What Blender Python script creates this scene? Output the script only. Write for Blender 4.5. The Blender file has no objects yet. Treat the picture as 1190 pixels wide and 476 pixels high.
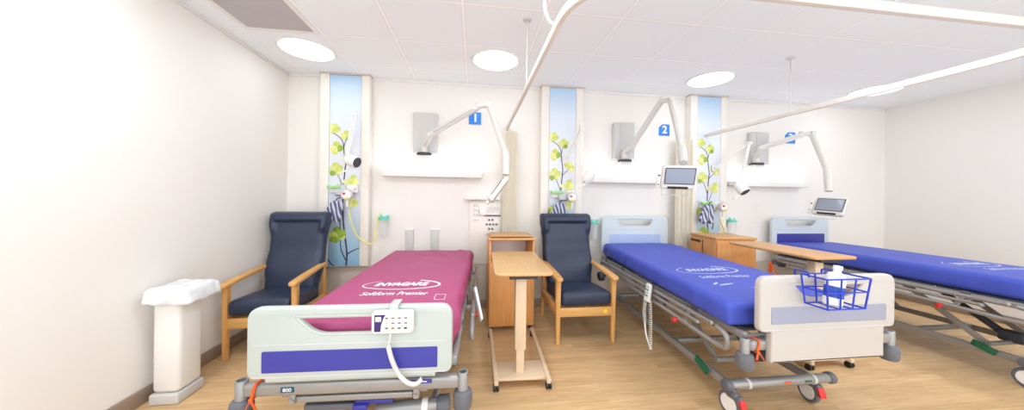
import bpy, bmesh, math, random
from mathutils import Vector, Matrix, noise

random.seed(4)
LAMP_DISC, LAMP_UP, WORLD, EXPOSURE, ROLL, FILL_ROW, FILL_ROW2 = 4.0, 4.0, 2.1, 0.40, 0.0135, 13.0, 15.0

SC = bpy.context.scene
COL = SC.collection
PI = math.pi
R = math.radians

# ------------------------------------------------------------------ materials
def lin(c):
    out = []
    for v in c[:3]:
        v = v / 255.0
        out.append(v / 12.92 if v <= 0.04045 else ((v + 0.055) / 1.055) ** 2.4)
    return (out[0], out[1], out[2], 1.0)

MATS = {}
def mat(name, rgb, rough=0.5, metal=0.0, vary=0.04, scale=6.0, bump=0.0, bscale=60.0, stretch=(1, 1, 1),
        trans=0.0, alpha=1.0, emit=None, spec=0.5, coat=0.0):
    """Principled surface whose base colour varies a little with noise and which may carry a fine bump."""
    if name in MATS:
        return MATS[name]
    m = bpy.data.materials.new(name)
    m.use_nodes = True
    nt = m.node_tree
    b = nt.nodes['Principled BSDF']
    b.inputs['Roughness'].default_value = rough
    b.inputs['Metallic'].default_value = metal
    b.inputs['Specular IOR Level'].default_value = spec
    b.inputs['Transmission Weight'].default_value = trans
    b.inputs['Alpha'].default_value = alpha
    b.inputs['Coat Weight'].default_value = coat
    tc = nt.nodes.new('ShaderNodeTexCoord')
    mp = nt.nodes.new('ShaderNodeMapping')
    mp.inputs['Scale'].default_value = stretch
    nt.links.new(tc.outputs['Object'], mp.inputs['Vector'])
    nz = nt.nodes.new('ShaderNodeTexNoise')
    nz.inputs['Scale'].default_value = scale
    nz.inputs['Detail'].default_value = 3.0
    nt.links.new(mp.outputs['Vector'], nz.inputs['Vector'])
    rp = nt.nodes.new('ShaderNodeValToRGB')
    c = lin(rgb)
    rp.color_ramp.elements[0].position = 0.3
    rp.color_ramp.elements[1].position = 0.7
    rp.color_ramp.elements[0].color = tuple(v * (1 - vary) for v in c[:3]) + (1,)
    rp.color_ramp.elements[1].color = tuple(min(1, v * (1 + vary)) for v in c[:3]) + (1,)
    nt.links.new(nz.outputs['Fac'], rp.inputs['Fac'])
    nt.links.new(rp.outputs['Color'], b.inputs['Base Color'])
    if bump:
        n2 = nt.nodes.new('ShaderNodeTexNoise')
        n2.inputs['Scale'].default_value = bscale
        nt.links.new(mp.outputs['Vector'], n2.inputs['Vector'])
        bp = nt.nodes.new('ShaderNodeBump')
        bp.inputs['Strength'].default_value = bump
        bp.inputs['Distance'].default_value = 0.004
        nt.links.new(n2.outputs['Fac'], bp.inputs['Height'])
        nt.links.new(bp.outputs['Normal'], b.inputs['Normal'])
    if emit:
        b.inputs['Emission Color'].default_value = lin(emit[0])
        b.inputs['Emission Strength'].default_value = emit[1]
    MATS[name] = m
    return m

def wood(name, a, b_, rough=0.42, axis='X', scale=3.0):
    """Beech-like grain running along one object axis."""
    if name in MATS:
        return MATS[name]
    m = bpy.data.materials.new(name)
    m.use_nodes = True
    nt = m.node_tree
    b = nt.nodes['Principled BSDF']
    b.inputs['Roughness'].default_value = rough
    tc = nt.nodes.new('ShaderNodeTexCoord')
    mp = nt.nodes.new('ShaderNodeMapping')
    s = {'X': (1.2, 22, 22), 'Y': (22, 1.2, 22), 'Z': (22, 22, 1.2)}[axis]
    mp.inputs['Scale'].default_value = s
    nt.links.new(tc.outputs['Object'], mp.inputs['Vector'])
    nz = nt.nodes.new('ShaderNodeTexNoise')
    nz.inputs['Scale'].default_value = scale
    nz.inputs['Detail'].default_value = 6
    nz.inputs['Roughness'].default_value = 0.65
    nz.inputs['Distortion'].default_value = 0.5
    nt.links.new(mp.outputs['Vector'], nz.inputs['Vector'])
    rp = nt.nodes.new('ShaderNodeValToRGB')
    rp.color_ramp.elements[0].position = 0.3
    rp.color_ramp.elements[1].position = 0.72
    rp.color_ramp.elements[0].color = lin(b_)
    rp.color_ramp.elements[1].color = lin(a)
    nt.links.new(nz.outputs['Fac'], rp.inputs['Fac'])
    nt.links.new(rp.outputs['Color'], b.inputs['Base Color'])
    MATS[name] = m
    return m

def floor_mat():
    m = bpy.data.materials.new('oak_effect_vinyl_planks')
    m.use_nodes = True
    nt = m.node_tree
    L = nt.links.new
    b = nt.nodes['Principled BSDF']
    b.inputs['Roughness'].default_value = 0.42
    tc = nt.nodes.new('ShaderNodeTexCoord')
    mp = nt.nodes.new('ShaderNodeMapping')
    L(tc.outputs['Object'], mp.inputs['Vector'])
    bk = nt.nodes.new('ShaderNodeTexBrick')
    bk.offset = 0.37
    bk.inputs['Color1'].default_value = (0, 0, 0, 1)
    bk.inputs['Color2'].default_value = (1, 1, 1, 1)
    bk.inputs['Mortar'].default_value = (0.35, 0.35, 0.35, 1)
    bk.inputs['Scale'].default_value = 1.0
    bk.inputs['Mortar Size'].default_value = 0.0012
    bk.inputs['Brick Width'].default_value = 0.92
    bk.inputs['Row Height'].default_value = 0.076
    L(mp.outputs['Vector'], bk.inputs['Vector'])
    # grain stretched along the planks, shifted plank by plank
    mp2 = nt.nodes.new('ShaderNodeMapping')
    mp2.inputs['Scale'].default_value = (1.3, 24.0, 1.0)
    ad = nt.nodes.new('ShaderNodeVectorMath')
    ad.operation = 'ADD'
    sc = nt.nodes.new('ShaderNodeVectorMath')
    sc.operation = 'SCALE'
    sc.inputs['Scale'].default_value = 7.3
    L(bk.outputs['Color'], sc.inputs[0])
    L(mp.outputs['Vector'], ad.inputs[0])
    L(sc.outputs['Vector'], ad.inputs[1])
    L(ad.outputs['Vector'], mp2.inputs['Vector'])
    nz = nt.nodes.new('ShaderNodeTexNoise')
    nz.inputs['Scale'].default_value = 3.2
    nz.inputs['Detail'].default_value = 7
    nz.inputs['Roughness'].default_value = 0.62
    L(mp2.outputs['Vector'], nz.inputs['Vector'])
    rp = nt.nodes.new('ShaderNodeValToRGB')
    e = rp.color_ramp.elements
    e[0].position = 0.28
    e[0].color = lin(FLOOR_D)
    e[1].position = 0.72
    e[1].color = lin(FLOOR_L)
    L(nz.outputs['Fac'], rp.inputs['Fac'])
    mx = nt.nodes.new('ShaderNodeMix')
    mx.data_type = 'RGBA'
    mx.blend_type = 'MULTIPLY'
    mx.inputs['Factor'].default_value = 1.0
    rp2 = nt.nodes.new('ShaderNodeValToRGB')
    rp2.color_ramp.elements[0].color = (0.86, 0.84, 0.80, 1)
    rp2.color_ramp.elements[1].color = (1.06, 1.06, 1.06, 1)
    L(bk.outputs['Color'], rp2.inputs['Fac'])
    L(rp.outputs['Color'], mx.inputs['A'])
    L(rp2.outputs['Color'], mx.inputs['B'])
    L(mx.outputs['Result'], b.inputs['Base Color'])
    return m

def ceiling_mat(x0, y0, t):
    """Mineral-fibre tiles laid between white bars: grid of the ceiling's own tiles."""
    m = bpy.data.materials.new('ceiling_tiles')
    m.use_nodes = True
    nt = m.node_tree
    L = nt.links.new
    b = nt.nodes['Principled BSDF']
    b.inputs['Roughness'].default_value = 0.75
    tc = nt.nodes.new('ShaderNodeTexCoord')
    sp = nt.nodes.new('ShaderNodeSeparateXYZ')
    L(tc.outputs['Object'], sp.inputs['Vector'])
    ds = []
    for ax, o in (('X', x0), ('Y', y0)):
        a = nt.nodes.new('ShaderNodeMath'); a.operation = 'SUBTRACT'
        a.inputs[1].default_value = o
        L(sp.outputs[ax], a.inputs[0])
        d = nt.nodes.new('ShaderNodeMath'); d.operation = 'PINGPONG'
        d.inputs[1].default_value = t / 2
        L(a.outputs[0], d.inputs[0])
        ds.append(d)
    mn = nt.nodes.new('ShaderNodeMath'); mn.operation = 'MINIMUM'
    L(ds[0].outputs[0], mn.inputs[0]); L(ds[1].outputs[0], mn.inputs[1])
    rp = nt.nodes.new('ShaderNodeValToRGB')
    rp.color_ramp.interpolation = 'LINEAR'
    e = rp.color_ramp.elements
    e[0].position = 0.0; e[0].color = lin((254, 254, 254))
    e[1].position = 0.0105; e[1].color = lin((254, 254, 254))
    k = e.new(0.0125); k.color = lin((216, 215, 216))  # shadow line painted along the edge of each bar
    k = e.new(0.0165); k.color = lin((242, 245, 248))
    L(mn.outputs[0], rp.inputs['Fac'])
    nz = nt.nodes.new('ShaderNodeTexNoise')
    nz.inputs['Scale'].default_value = 140
    L(tc.outputs['Object'], nz.inputs['Vector'])
    bp = nt.nodes.new('ShaderNodeBump'); bp.inputs['Strength'].default_value = 0.12; bp.inputs['Distance'].default_value = 0.002
    L(nz.outputs['Fac'], bp.inputs['Height'])
    L(bp.outputs['Normal'], b.inputs['Normal'])
    L(rp.outputs['Color'], b.inputs['Base Color'])
    return m

# ------------------------------------------------------------------ mesh helpers
class MB:
    """Collects shapes into ONE mesh; each shape has a material index."""
    def __init__(self):
        self.bm = bmesh.new()
    def merge(self, tb, mi=0, M=None):
        if M is not None:
            bmesh.ops.transform(tb, matrix=M, verts=tb.verts)
        for f in tb.faces:
            f.material_index = mi
        me = bpy.data.meshes.new('tmp')
        tb.to_mesh(me)
        tb.free()
        self.bm.from_mesh(me)
        bpy.data.meshes.remove(me)
        return self
    def box(self, c, s, bev=0.0, seg=2, mi=0, M=None, rz=0.0):
        tb = bmesh.new()
        bmesh.ops.create_cube(tb, size=1)
        bmesh.ops.scale(tb, vec=Vector(s), verts=tb.verts)
        if bev > 0:
            bmesh.ops.bevel(tb, geom=tb.edges[:], offset=min(bev, min(s) * 0.49), segments=seg, profile=0.5, affect='EDGES')
        T = Matrix.Translation(Vector(c)) @ Matrix.Rotation(rz, 4, 'Z')
        if M is not None:
            T = M @ T
        return self.merge(tb, mi, T)
    def bar(self, p0, p1, w, h, bev=0.004, mi=0, up=(0, 0, 1), seg=2):
        p0, p1 = Vector(p0), Vector(p1)
        d = p1 - p0
        z = d.normalized()
        u = Vector(up)
        if abs(u.dot(z)) > 0.98:
            u = Vector((0, 1, 0))
        x = u.cross(z).normalized()
        y = z.cross(x)
        M = Matrix((x, y, z)).transposed().to_4x4()
        M.translation = (p0 + p1) / 2
        tb = bmesh.new()
        bmesh.ops.create_cube(tb, size=1)
        bmesh.ops.scale(tb, vec=Vector((w, h, d.length)), verts=tb.verts)
        if bev > 0:
            bmesh.ops.bevel(tb, geom=tb.edges[:], offset=min(bev, min(w, h) * 0.49), segments=seg, profile=0.5, affect='EDGES')
        return self.merge(tb, mi, M)
    def cyl(self, p0, p1, r0, r1=None, n=20, mi=0, bev=0.0):
        p0, p1 = Vector(p0), Vector(p1)
        r1 = r0 if r1 is None else r1
        d = p1 - p0
        tb = bmesh.new()
        bmesh.ops.create_cone(tb, cap_ends=True, segments=n, radius1=r0, radius2=r1, depth=d.length)
        if bev > 0:
            ed = [e for e in tb.edges if len(e.link_faces) == 2 and any(len(f.verts) > 4 for f in e.link_faces)]
            bmesh.ops.bevel(tb, geom=ed, offset=bev, segments=2, profile=0.5, affect='EDGES')
        M = d.to_track_quat('Z', 'Y').to_matrix().to_4x4()
        M.translation = (p0 + p1) / 2
        return self.merge(tb, mi, M)
    def tube(self, pts, r, n=10, mi=0, closed=False, rad=None):
        pts = [Vector(p) for p in pts]
        N = len(pts)
        tb = bmesh.new()
        rings = []
        t0 = (pts[1] - pts[0]).normalized()
        up = Vector((0, 0, 1)) if abs(t0.z) < 0.9 else Vector((1, 0, 0))
        nrm = (up - t0 * up.dot(t0)).normalized()
        for i, p in enumerate(pts):
            if closed:
                t = (pts[(i + 1) % N] - pts[i - 1])
            else:
                t = (pts[min(i + 1, N - 1)] - pts[max(i - 1, 0)])
            t = t.normalized()
            nrm = (nrm - t * nrm.dot(t))
            nrm = nrm.normalized() if nrm.length > 1e-6 else t.orthogonal().normalized()
            bi = t.cross(nrm)
            rr = rad[i] if rad else r
            rings.append([tb.verts.new(p + (nrm * math.cos(a) + bi * math.sin(a)) * rr) for a in [2 * PI * k / n for k in range(n)]])
        for i in range(N - 1 if not closed else N):
            a, b = rings[i], rings[(i + 1) % N]
            for k in range(n):
                tb.faces.new((a[k], a[(k + 1) % n], b[(k + 1) % n], b[k]))
        if not closed:
            tb.faces.new(rings[0][::-1])
            tb.faces.new(rings[-1])
        return self.merge(tb, mi)
    def lathe(self, prof, n=24, mi=0, M=None, ring=False):
        tb = bmesh.new()
        rings = []
        for r, z in prof:
            rings.append([tb.verts.new((max(r, 1e-5) * math.cos(2 * PI * k / n), max(r, 1e-5) * math.sin(2 * PI * k / n), z)) for k in range(n)])
        for a, b in zip(rings, rings[1:] + (rings[:1] if ring else [])):
            for k in range(n):
                tb.faces.new((a[k], a[(k + 1) % n], b[(k + 1) % n], b[k]))
        if not ring:
            tb.faces.new(rings[0][::-1])
            tb.faces.new(rings[-1])
        return self.merge(tb, mi, M)
    def ball(self, c, s, mi=0, M=None, n=16):
        tb = bmesh.new()
        bmesh.ops.create_uvsphere(tb, u_segments=n, v_segments=max(6, n // 2), radius=1)
        bmesh.ops.scale(tb, vec=Vector(s), verts=tb.verts)
        T = Matrix.Translation(Vector(c))
        if M is not None:
            T = M @ T
        return self.merge(tb, mi, T)
    def poly(self, pts, mi=0, M=None):
        tb = bmesh.new()
        tb.faces.new([tb.verts.new(p) for p in pts])
        return self.merge(tb, mi, M)
    def prism(self, outer, th, holes=(), bev=0.0, mi=0, M=None):
        """Outline in XY (with holes), thickness th centred on z=0, rounded edges of radius bev."""
        cu = bpy.data.curves.new('tmpc', 'CURVE')
        cu.dimensions = '2D'
        cu.fill_mode = 'BOTH'
        cu.extrude = max(th / 2 - bev, 0.0001)
        cu.bevel_depth = bev
        cu.bevel_resolution = 2
        cu.offset = -bev
        for lp in [outer] + list(holes):
            s = cu.splines.new('POLY')
            s.points.add(len(lp) - 1)
            for p, q in zip(s.points, lp):
                p.co = (q[0], q[1], 0, 1)
            s.use_cyclic_u = True
        ob = bpy.data.objects.new('tmpo', cu)
        me = bpy.data.meshes.new_from_object(ob)
        bpy.data.objects.remove(ob)
        bpy.data.curves.remove(cu)
        tb = bmesh.new()
        tb.from_mesh(me)
        bpy.data.meshes.remove(me)
        bmesh.ops.remove_doubles(tb, verts=tb.verts, dist=1e-5)
        return self.merge(tb, mi, M)
    def text(self, body, size, M, mi=0, depth=0.0004, shear=0.0, fat=0.0, align='CENTER', width=None, warp=None):
        cu = bpy.data.curves.new('tmpt', 'FONT')
        cu.body = body
        cu.size = size
        cu.extrude = depth
        cu.shear = shear
        cu.offset = fat
        cu.align_x = align
        cu.align_y = 'CENTER'
        ob = bpy.data.objects.new('tmpt', cu)
        me = bpy.data.meshes.new_from_object(ob)
        bpy.data.objects.remove(ob)
        bpy.data.curves.remove(cu)
        tb = bmesh.new()
        tb.from_mesh(me)
        bpy.data.meshes.remove(me)
        if width:
            xs = [v.co.x for v in tb.verts]
            k = width / max(1e-6, max(xs) - min(xs))
            for v in tb.verts:
                v.co.x *= k
        bmesh.ops.transform(tb, matrix=M, verts=tb.verts)
        if warp:
            for v in tb.verts:
                v.co = warp(v.co)
        return self.merge(tb, mi)
    def rbox(self, half, r, cuts=24, fn=None, mi=0, M=None):
        """Soft box: a fine lattice mapped on a rounded box, then shaped by fn(co, normal)."""
        tb = bmesh.new()
        bmesh.ops.create_cube(tb, size=2)
        bmesh.ops.subdivide_edges(tb, edges=tb.edges[:], cuts=cuts, use_grid_fill=True)
        a = Vector(half)
        for v in tb.verts:
            p = []
            for i in range(3):
                t = v.co[i]
                t = math.copysign(1 - (1 - abs(t)) ** 1.5, t) if abs(t) > 1e-9 else 0
                p.append(t * a[i])
            p = Vector(p)
            q = Vector([max(-(a[i] - r), min(a[i] - r, p[i])) for i in range(3)])
            d = p - q
            if d.length > 1e-9:
                p = q + d.normalized() * r
            v.co = p
        tb.normal_update()
        if fn:
            ns = [v.normal.copy() for v in tb.verts]
            for v, n_ in zip(tb.verts, ns):
                v.co = fn(v.co.copy(), n_)
        return self.merge(tb, mi, M)
    def build(self, name, mats, parent=None, smooth=True, angle=35):
        bm = self.bm
        bmesh.ops.recalc_face_normals(bm, faces=bm.faces[:])
        me = bpy.data.meshes.new(name)
        bm.to_mesh(me)
        bm.free()
        if not isinstance(mats, (list, tuple)):
            mats = [mats]
        for m in mats:
            me.materials.append(m)
        if smooth:
            me.polygons.foreach_set('use_smooth', [True] * len(me.polygons))
            me.set_sharp_from_angle(angle=R(angle))
        o = bpy.data.objects.new(name, me)
        COL.objects.link(o)
        if parent is not None:
            o.parent = parent
        return o

def tag(o, label=None, cat=None, group=None, kind=None):
    if label: o['label'] = label
    if cat: o['category'] = cat
    if group: o['group'] = group
    if kind: o['kind'] = kind
    return o

def thing(name, label, cat, loc=(0, 0, 0), rz=0.0, group=None):
    o = bpy.data.objects.new(name, None)
    o.empty_display_size = 0.1
    COL.objects.link(o)
    o.location = loc
    o.rotation_euler = (0, 0, rz)
    return tag(o, label, cat, group)

def copy_tree(o, parent=None):
    c = o.copy()
    COL.objects.link(c)
    c.parent = parent
    for ch in list(o.children):
        copy_tree(ch, c)
    return c

def struct(name, mb, m):
    return tag(mb.build(name, m), kind='structure')

def rrect(w, h, r, cx=0, cy=0, n=6):
    pts = []
    for sx, sy, a0 in ((1, 1, 0), (-1, 1, 90), (-1, -1, 180), (1, -1, 270)):
        for k in range(n + 1):
            a = R(a0 + 90 * k / n)
            pts.append((cx + sx * (w / 2 - r) + r * math.cos(a), cy + sy * (h / 2 - r) + r * math.sin(a)))
    return pts

def round_poly(pts, r, n=5):
    """Rounds the corners of a polygon; r may be one radius or one per corner."""
    out = []
    N = len(pts)
    for i in range(N):
        p = Vector(pts[i]); a = Vector(pts[i - 1]); b = Vector(pts[(i + 1) % N])
        rr = r[i] if isinstance(r, (list, tuple)) else r
        da = (a - p); db = (b - p)
        rr_ = min(rr, da.length * 0.49, db.length * 0.49)
        p0 = p + da.normalized() * rr_
        p1 = p + db.normalized() * rr_
        for k in range(n + 1):
            t = k / n
            q = p0 * (1 - t) ** 2 + p * 2 * t * (1 - t) + p1 * t * t
            out.append((q.x, q.y))
    return out

def spline(pts, n=8):
    pts = [Vector(p) for p in pts]
    out = []
    for i in range(len(pts) - 1):
        p0 = pts[max(i - 1, 0)]; p1 = pts[i]; p2 = pts[i + 1]; p3 = pts[min(i + 2, len(pts) - 1)]
        for k in range(n):
            t = k / n
            out.append(0.5 * ((2 * p1) + (p2 - p0) * t + (2 * p0 - 5 * p1 + 4 * p2 - p3) * t * t + (3 * p1 - p0 - 3 * p2 + p3) * t ** 3))
    out.append(pts[-1])
    return out

def fillet(pts, r, n=6):
    """Rounds the corners of a 3-D polyline."""
    pts = [Vector(p) for p in pts]
    out = [pts[0]]
    for i in range(1, len(pts) - 1):
        p, a, b = pts[i], pts[i - 1], pts[i + 1]
        da, db = a - p, b - p
        rr = min(r, da.length * 0.49, db.length * 0.49)
        p0, p1 = p + da.normalized() * rr, p + db.normalized() * rr
        for k in range(n + 1):
            t = k / n
            out.append(p0 * (1 - t) ** 2 + p * 2 * t * (1 - t) + p1 * t * t)
    out.append(pts[-1])
    return out

def coil(path, Rr, r, turns, n=8, per=12):
    """Helix wound round a path, for springy cords; returns the points."""
    P = spline(path, 12)
    L = [0]
    for a, b in zip(P, P[1:]):
        L.append(L[-1] + (b - a).length)
    tot = L[-1]
    out = []
    M = int(turns * per)
    j = 0
    for k in range(M + 1):
        s = tot * k / M
        while j < len(L) - 2 and L[j + 1] < s:
            j += 1
        t = (s - L[j]) / max(1e-9, L[j + 1] - L[j])
        p = P[j].lerp(P[j + 1], t)
        d = (P[j + 1] - P[j]).normalized()
        x = d.orthogonal().normalized() if abs(d.y) > 0.99 else d.cross(Vector((0, 1, 0))).normalized()
        y = d.cross(x)
        a = 2 * PI * turns * k / M
        out.append(p + (x * math.cos(a) + y * math.sin(a)) * Rr)
    return out

XZ = Matrix.Rotation(R(90), 4, 'X')      # outline drawn in XY stands up: x stays, y becomes z, faces -Y
def at(x, y, z):
    return Matrix.Translation((x, y, z))

# ------------------------------------------------------------------ dimensions of the bay
CAM_Z, CEIL, WALL, LEFT, RIGHT, FRONT = 1.37, 2.735, 3.737, -2.109, 6.0, -3.2
FLOOR_L, FLOOR_D = (232, 199, 152), (202, 161, 114)

M_wall = mat('warm_white_wall_paint', (234, 230, 225), 0.6, vary=0.012, scale=1.5, bump=0.05, bscale=220)
M_dado = mat('greige_wall_protection', (206, 196, 184), 0.5, vary=0.02, scale=3)
M_skirt = mat('taupe_skirting_vinyl', (158, 138, 120), 0.5, vary=0.05)
M_white = mat('white_satin_plastic', (234, 232, 228), 0.38, vary=0.012)
M_ivory = mat('ivory_panel', (236, 230, 221), 0.45, vary=0.012, scale=2)
M_arm = mat('warm_grey_white_arm', (216, 213, 208), 0.4, vary=0.012)
M_grey = mat('pale_grey_plastic', (200, 199, 197), 0.45, vary=0.02)
M_greymid = mat('mid_grey_plastic', (100, 101, 108), 0.5, vary=0.05)
M_dark = mat('dark_grey_rubber', (62, 64, 70), 0.6, vary=0.08)
M_black = mat('black_plastic', (30, 30, 33), 0.45, vary=0.1)
M_silver = mat('silver_grey_powder_coat', (154, 151, 148), 0.36, metal=0.35, vary=0.03, spec=0.5)
M_steel = mat('brushed_steel', (190, 190, 192), 0.3, metal=0.8, vary=0.04)
M_fb = mat('off_white_bed_panel', (184, 190, 184), 0.36, vary=0.012)
M_fb2 = mat('cream_white_bed_panel', (192, 185, 178), 0.36, vary=0.012)
M_hb = mat('pale_blue_white_headboard', (200, 210, 214), 0.36, vary=0.012)
M_blue = mat('royal_blue_panel_insert', (57, 56, 150), 0.4, vary=0.03)
M_peri = mat('pale_periwinkle_insert', (176, 192, 224), 0.35, vary=0.02)
M_slate = mat('pale_slate_insert', (150, 152, 170), 0.35, vary=0.02)
M_navy = mat('navy_vinyl', (40, 50, 74), 0.42, vary=0.05, scale=9, bump=0.12, bscale=180)
M_beech = wood('beech_wood_upright', (226, 176, 108), (206, 150, 84), axis='Z')
M_beechx = wood('beech_wood_along_x', (226, 176, 108), (206, 150, 84), axis='X')
M_beechy = wood('beech_wood_along_y', (230, 180, 112), (208, 152, 86), axis='Y')
M_top = wood('light_beech_laminate', (216, 176, 124), (202, 158, 104), axis='Y', rough=0.35)
M_cab = wood('warm_beech_laminate', (228, 164, 98), (210, 144, 80), axis='Z', rough=0.42)
M_cabt = wood('warm_beech_laminate_top', (218, 168, 112), (204, 150, 94), axis='X', rough=0.38)
M_beige = mat('beige_enamelled_metal', (222, 196, 164), 0.42, vary=0.015)
M_pink = mat('raspberry_mattress_cover', (170, 74, 118), 0.5, vary=0.03, scale=4, bump=0.06, bscale=90, spec=0.25)
M_mblue = mat('royal_blue_mattress_cover', (70, 86, 186), 0.48, vary=0.03, scale=4, bump=0.06, bscale=90, spec=0.3)
M_ink = mat('white_print', (240, 236, 240), 0.5, vary=0.01)
M_ink2 = mat('pale_lilac_print', (196, 204, 238), 0.5, vary=0.01)
M_orange = mat('orange_strap', (238, 96, 26), 0.5, vary=0.05)
M_red = mat('red_plastic', (214, 40, 40), 0.4, vary=0.04)
M_green = mat('green_plastic', (18, 96, 66), 0.45, vary=0.05)
M_lgreen = mat('light_green_plastic', (150, 214, 130), 0.45, vary=0.03)
M_yellow = mat('yellow_plastic', (244, 204, 40), 0.45, vary=0.03)
M_tube = mat('translucent_yellow_tubing', (226, 220, 120), 0.3, vary=0.03)
M_turq = mat('turquoise_lid', (92, 208, 192), 0.4, vary=0.03)
M_clear = mat('clear_plastic', (240, 244, 244), 0.08, vary=0.0, alpha=0.2)
M_frost = mat('frosted_plastic', (222, 224, 232), 0.25, vary=0.01, alpha=0.7)
M_sign = mat('sign_blue', (36, 128, 220), 0.4, vary=0.01)
M_screen = mat('unlit_grey_screen', (150, 156, 172), 0.12, vary=0.02)
M_bezel = mat('dark_mauve_bezel', (84, 72, 82), 0.4, vary=0.04)
M_curtain = mat('cream_curtain_cloth', (253, 247, 232), 0.85, vary=0.02, bump=0.1, bscale=300)
M_wire = mat('blue_coated_wire', (36, 58, 186), 0.4, vary=0.04)
M_bottleblue = mat('bottle_label_blue', (28, 74, 180), 0.35, vary=0.05)
M_purple = mat('deep_purple_print', (58, 36, 104), 0.4, vary=0.03)
M_teal = mat('teal_label', (26, 84, 98), 0.45, vary=0.03)
M_ventgrey = mat('grey_perforated_panel', (186, 181, 181), 0.6, vary=0.03, bump=0.3, bscale=320)
M_cap = mat('taupe_cap', (206, 190, 176), 0.5, vary=0.02)
M_liner = mat('white_polythene', (236, 238, 240), 0.25, vary=0.02, alpha=0.85)
M_disc = mat('lit_diffuser', (255, 255, 255), 0.4, vary=0.0, emit=((240, 250, 255), LAMP_DISC))
M_up = mat('lit_uplight_strip', (255, 255, 255), 0.4, vary=0.0, emit=((244, 250, 255), LAMP_UP))

# ------------------------------------------------------------------ the room
Wd, Dp = RIGHT - LEFT, WALL - FRONT
cx, cy = (RIGHT + LEFT) / 2, (WALL + FRONT) / 2
MID = 0.35
struct('floor', MB().box((cx, (WALL + MID) / 2, -0.05), (Wd + 0.3, WALL - MID + 0.1, 0.1)), floor_mat())
struct('floor', MB().box((cx, (MID + FRONT) / 2, -0.05), (Wd + 0.3, MID - FRONT, 0.1)), mat('pale_grey_bounce_floor', (214, 216, 218), 0.5, vary=0.02))  # unseen floor, made pale grey to bounce neutral light onto the ceiling
struct('ceiling', MB().box((cx, cy, CEIL + 0.05), (Wd + 0.3, Dp + 0.2, 0.1)), ceiling_mat(1.109, 2.18, 0.603))
struct('wall_back', MB().box((cx, WALL + 0.05, CEIL / 2), (Wd + 0.2, 0.1, CEIL)), M_wall)
struct('wall_left', MB().box((LEFT - 0.05, cy, CEIL / 2), (0.1, Dp, CEIL)), M_wall)
struct('wall_right', MB().box((RIGHT + 0.05, cy, CEIL / 2), (0.1, Dp, CEIL)), M_wall)
struct('trim_1', MB().box((cx, WALL - 0.006, 0.31), (Wd, 0.012, 0.43), 0.003), M_dado)
struct('trim_2', MB().box((cx, WALL - 0.008, CEIL - 0.012), (Wd, 0.016, 0.024), 0.003)
       .box((LEFT + 0.008, cy, CEIL - 0.012), (0.016, Dp, 0.024), 0.003), M_white)
struct('baseboard_back', MB().box((cx, WALL - 0.009, 0.05), (Wd, 0.018, 0.1), 0.006), M_skirt)
struct('baseboard_left', MB().box((LEFT + 0.007, cy - 0.01, 0.05), (0.014, Dp - 0.04, 0.1), 0.006), M_skirt)
struct('baseboard_right', MB().box((RIGHT - 0.007, cy - 0.01, 0.05), (0.014, Dp - 0.04, 0.1), 0.006), M_skirt)

# ------------------------------------------------------------------ ceiling things
def ceiling_light(x, y, label):
    t = thing('ceiling_light', label, 'ceiling light', (x, y, CEIL), 0, 'round recessed ceiling lights')
    MB().lathe([(0.222, 0.0), (0.244, 0.0), (0.246, -0.006), (0.238, -0.012), (0.222, -0.008)], 48, ring=True).build('trim_ring', M_white, t)
    MB().lathe([(0.224, 0.001), (0.224, -0.004), (0.12, -0.007), (0.0, -0.008)], 48).build('diffuser', M_disc, t)
    return t
for x, y, l in ((-1.59, 3.10, 'round recessed ceiling light beside the grey ceiling panel, near the corner of the room'),
                (0.20, 3.05, 'round recessed ceiling light just above the sign numbered 1'),
                (2.66, 3.15, 'round recessed ceiling light above the picture panel between signs 2 and 3')):
    ceiling_light(x, y, l)
ceiling_light(4.9, 3.15, 'round recessed ceiling light over the bed cut by the photo edge, nearest the far wall')
# added fill light: unseen rows of area lamps overhead and behind the camera
for y, LP in ((1.45, FILL_ROW), (-1.3, FILL_ROW2)):
    for x in (-1.45, 0.20, 2.66, 4.9):
        ld = bpy.data.lights.new('fill_lamp', 'AREA')
        ld.shape = 'DISK'
        ld.size = 0.45
        ld.energy = LP
        ld.color = (0.90, 0.975, 1.03)
        lo = bpy.data.objects.new('fill_lamp', ld)
        COL.objects.link(lo)
        lo.location = (x, y, CEIL - 0.012)

t = thing('ceiling_vent', 'grey perforated panel set flush in the white tiled ceiling', 'ceiling vent', (-1.606, 2.481, CEIL))
MB().prism(rrect(0.585, 0.585, 0.004), 0.008, [rrect(0.51, 0.51, 0.004)], 0.001, 0, at(0, 0, -0.004)).build('frame', M_white, t)
MB().box((0, 0, -0.003), (0.512, 0.512, 0.006)).build('perforated_plate', M_ventgrey, t)

# curtain track: one white rail from wall to wall round the middle bed, hung from the ceiling on rods
t = thing('curtain_track', 'white curtain rail running from the wall around the middle bed bay, hung on rods', 'curtain track', (0.39, 3.66, 2.2))
P = fillet([(0, 0.07, 0), (0, -2.57, 0), (2.61, -2.57, 0), (2.61, -0.045, 0)], 0.30, 10)
mb = MB()
for a, b in zip(P, P[1:]):
    d = (b - a).normalized() * 0.004
    mb.bar(a - d, b + d, 0.026, 0.042, 0.004)
mb.build('rail', mat('off_white_rail', (222, 213, 205), 0.4, vary=0.012), t)
for i, (x, y) in enumerate(((0.0, -1.36), (2.61, -1.11), (1.4, -2.57))):
    r = MB().cyl((x, y, 0.02), (x, y, CEIL - 2.2), 0.006, n=10).build('drop_rod', M_grey, t)
    MB().lathe([(0.03, 0), (0.034, -0.004), (0.03, -0.012), (0.01, -0.016)], 20, 0, at(x, y, CEIL - 2.2)).build('ceiling_flange', M_grey, r)
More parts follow.
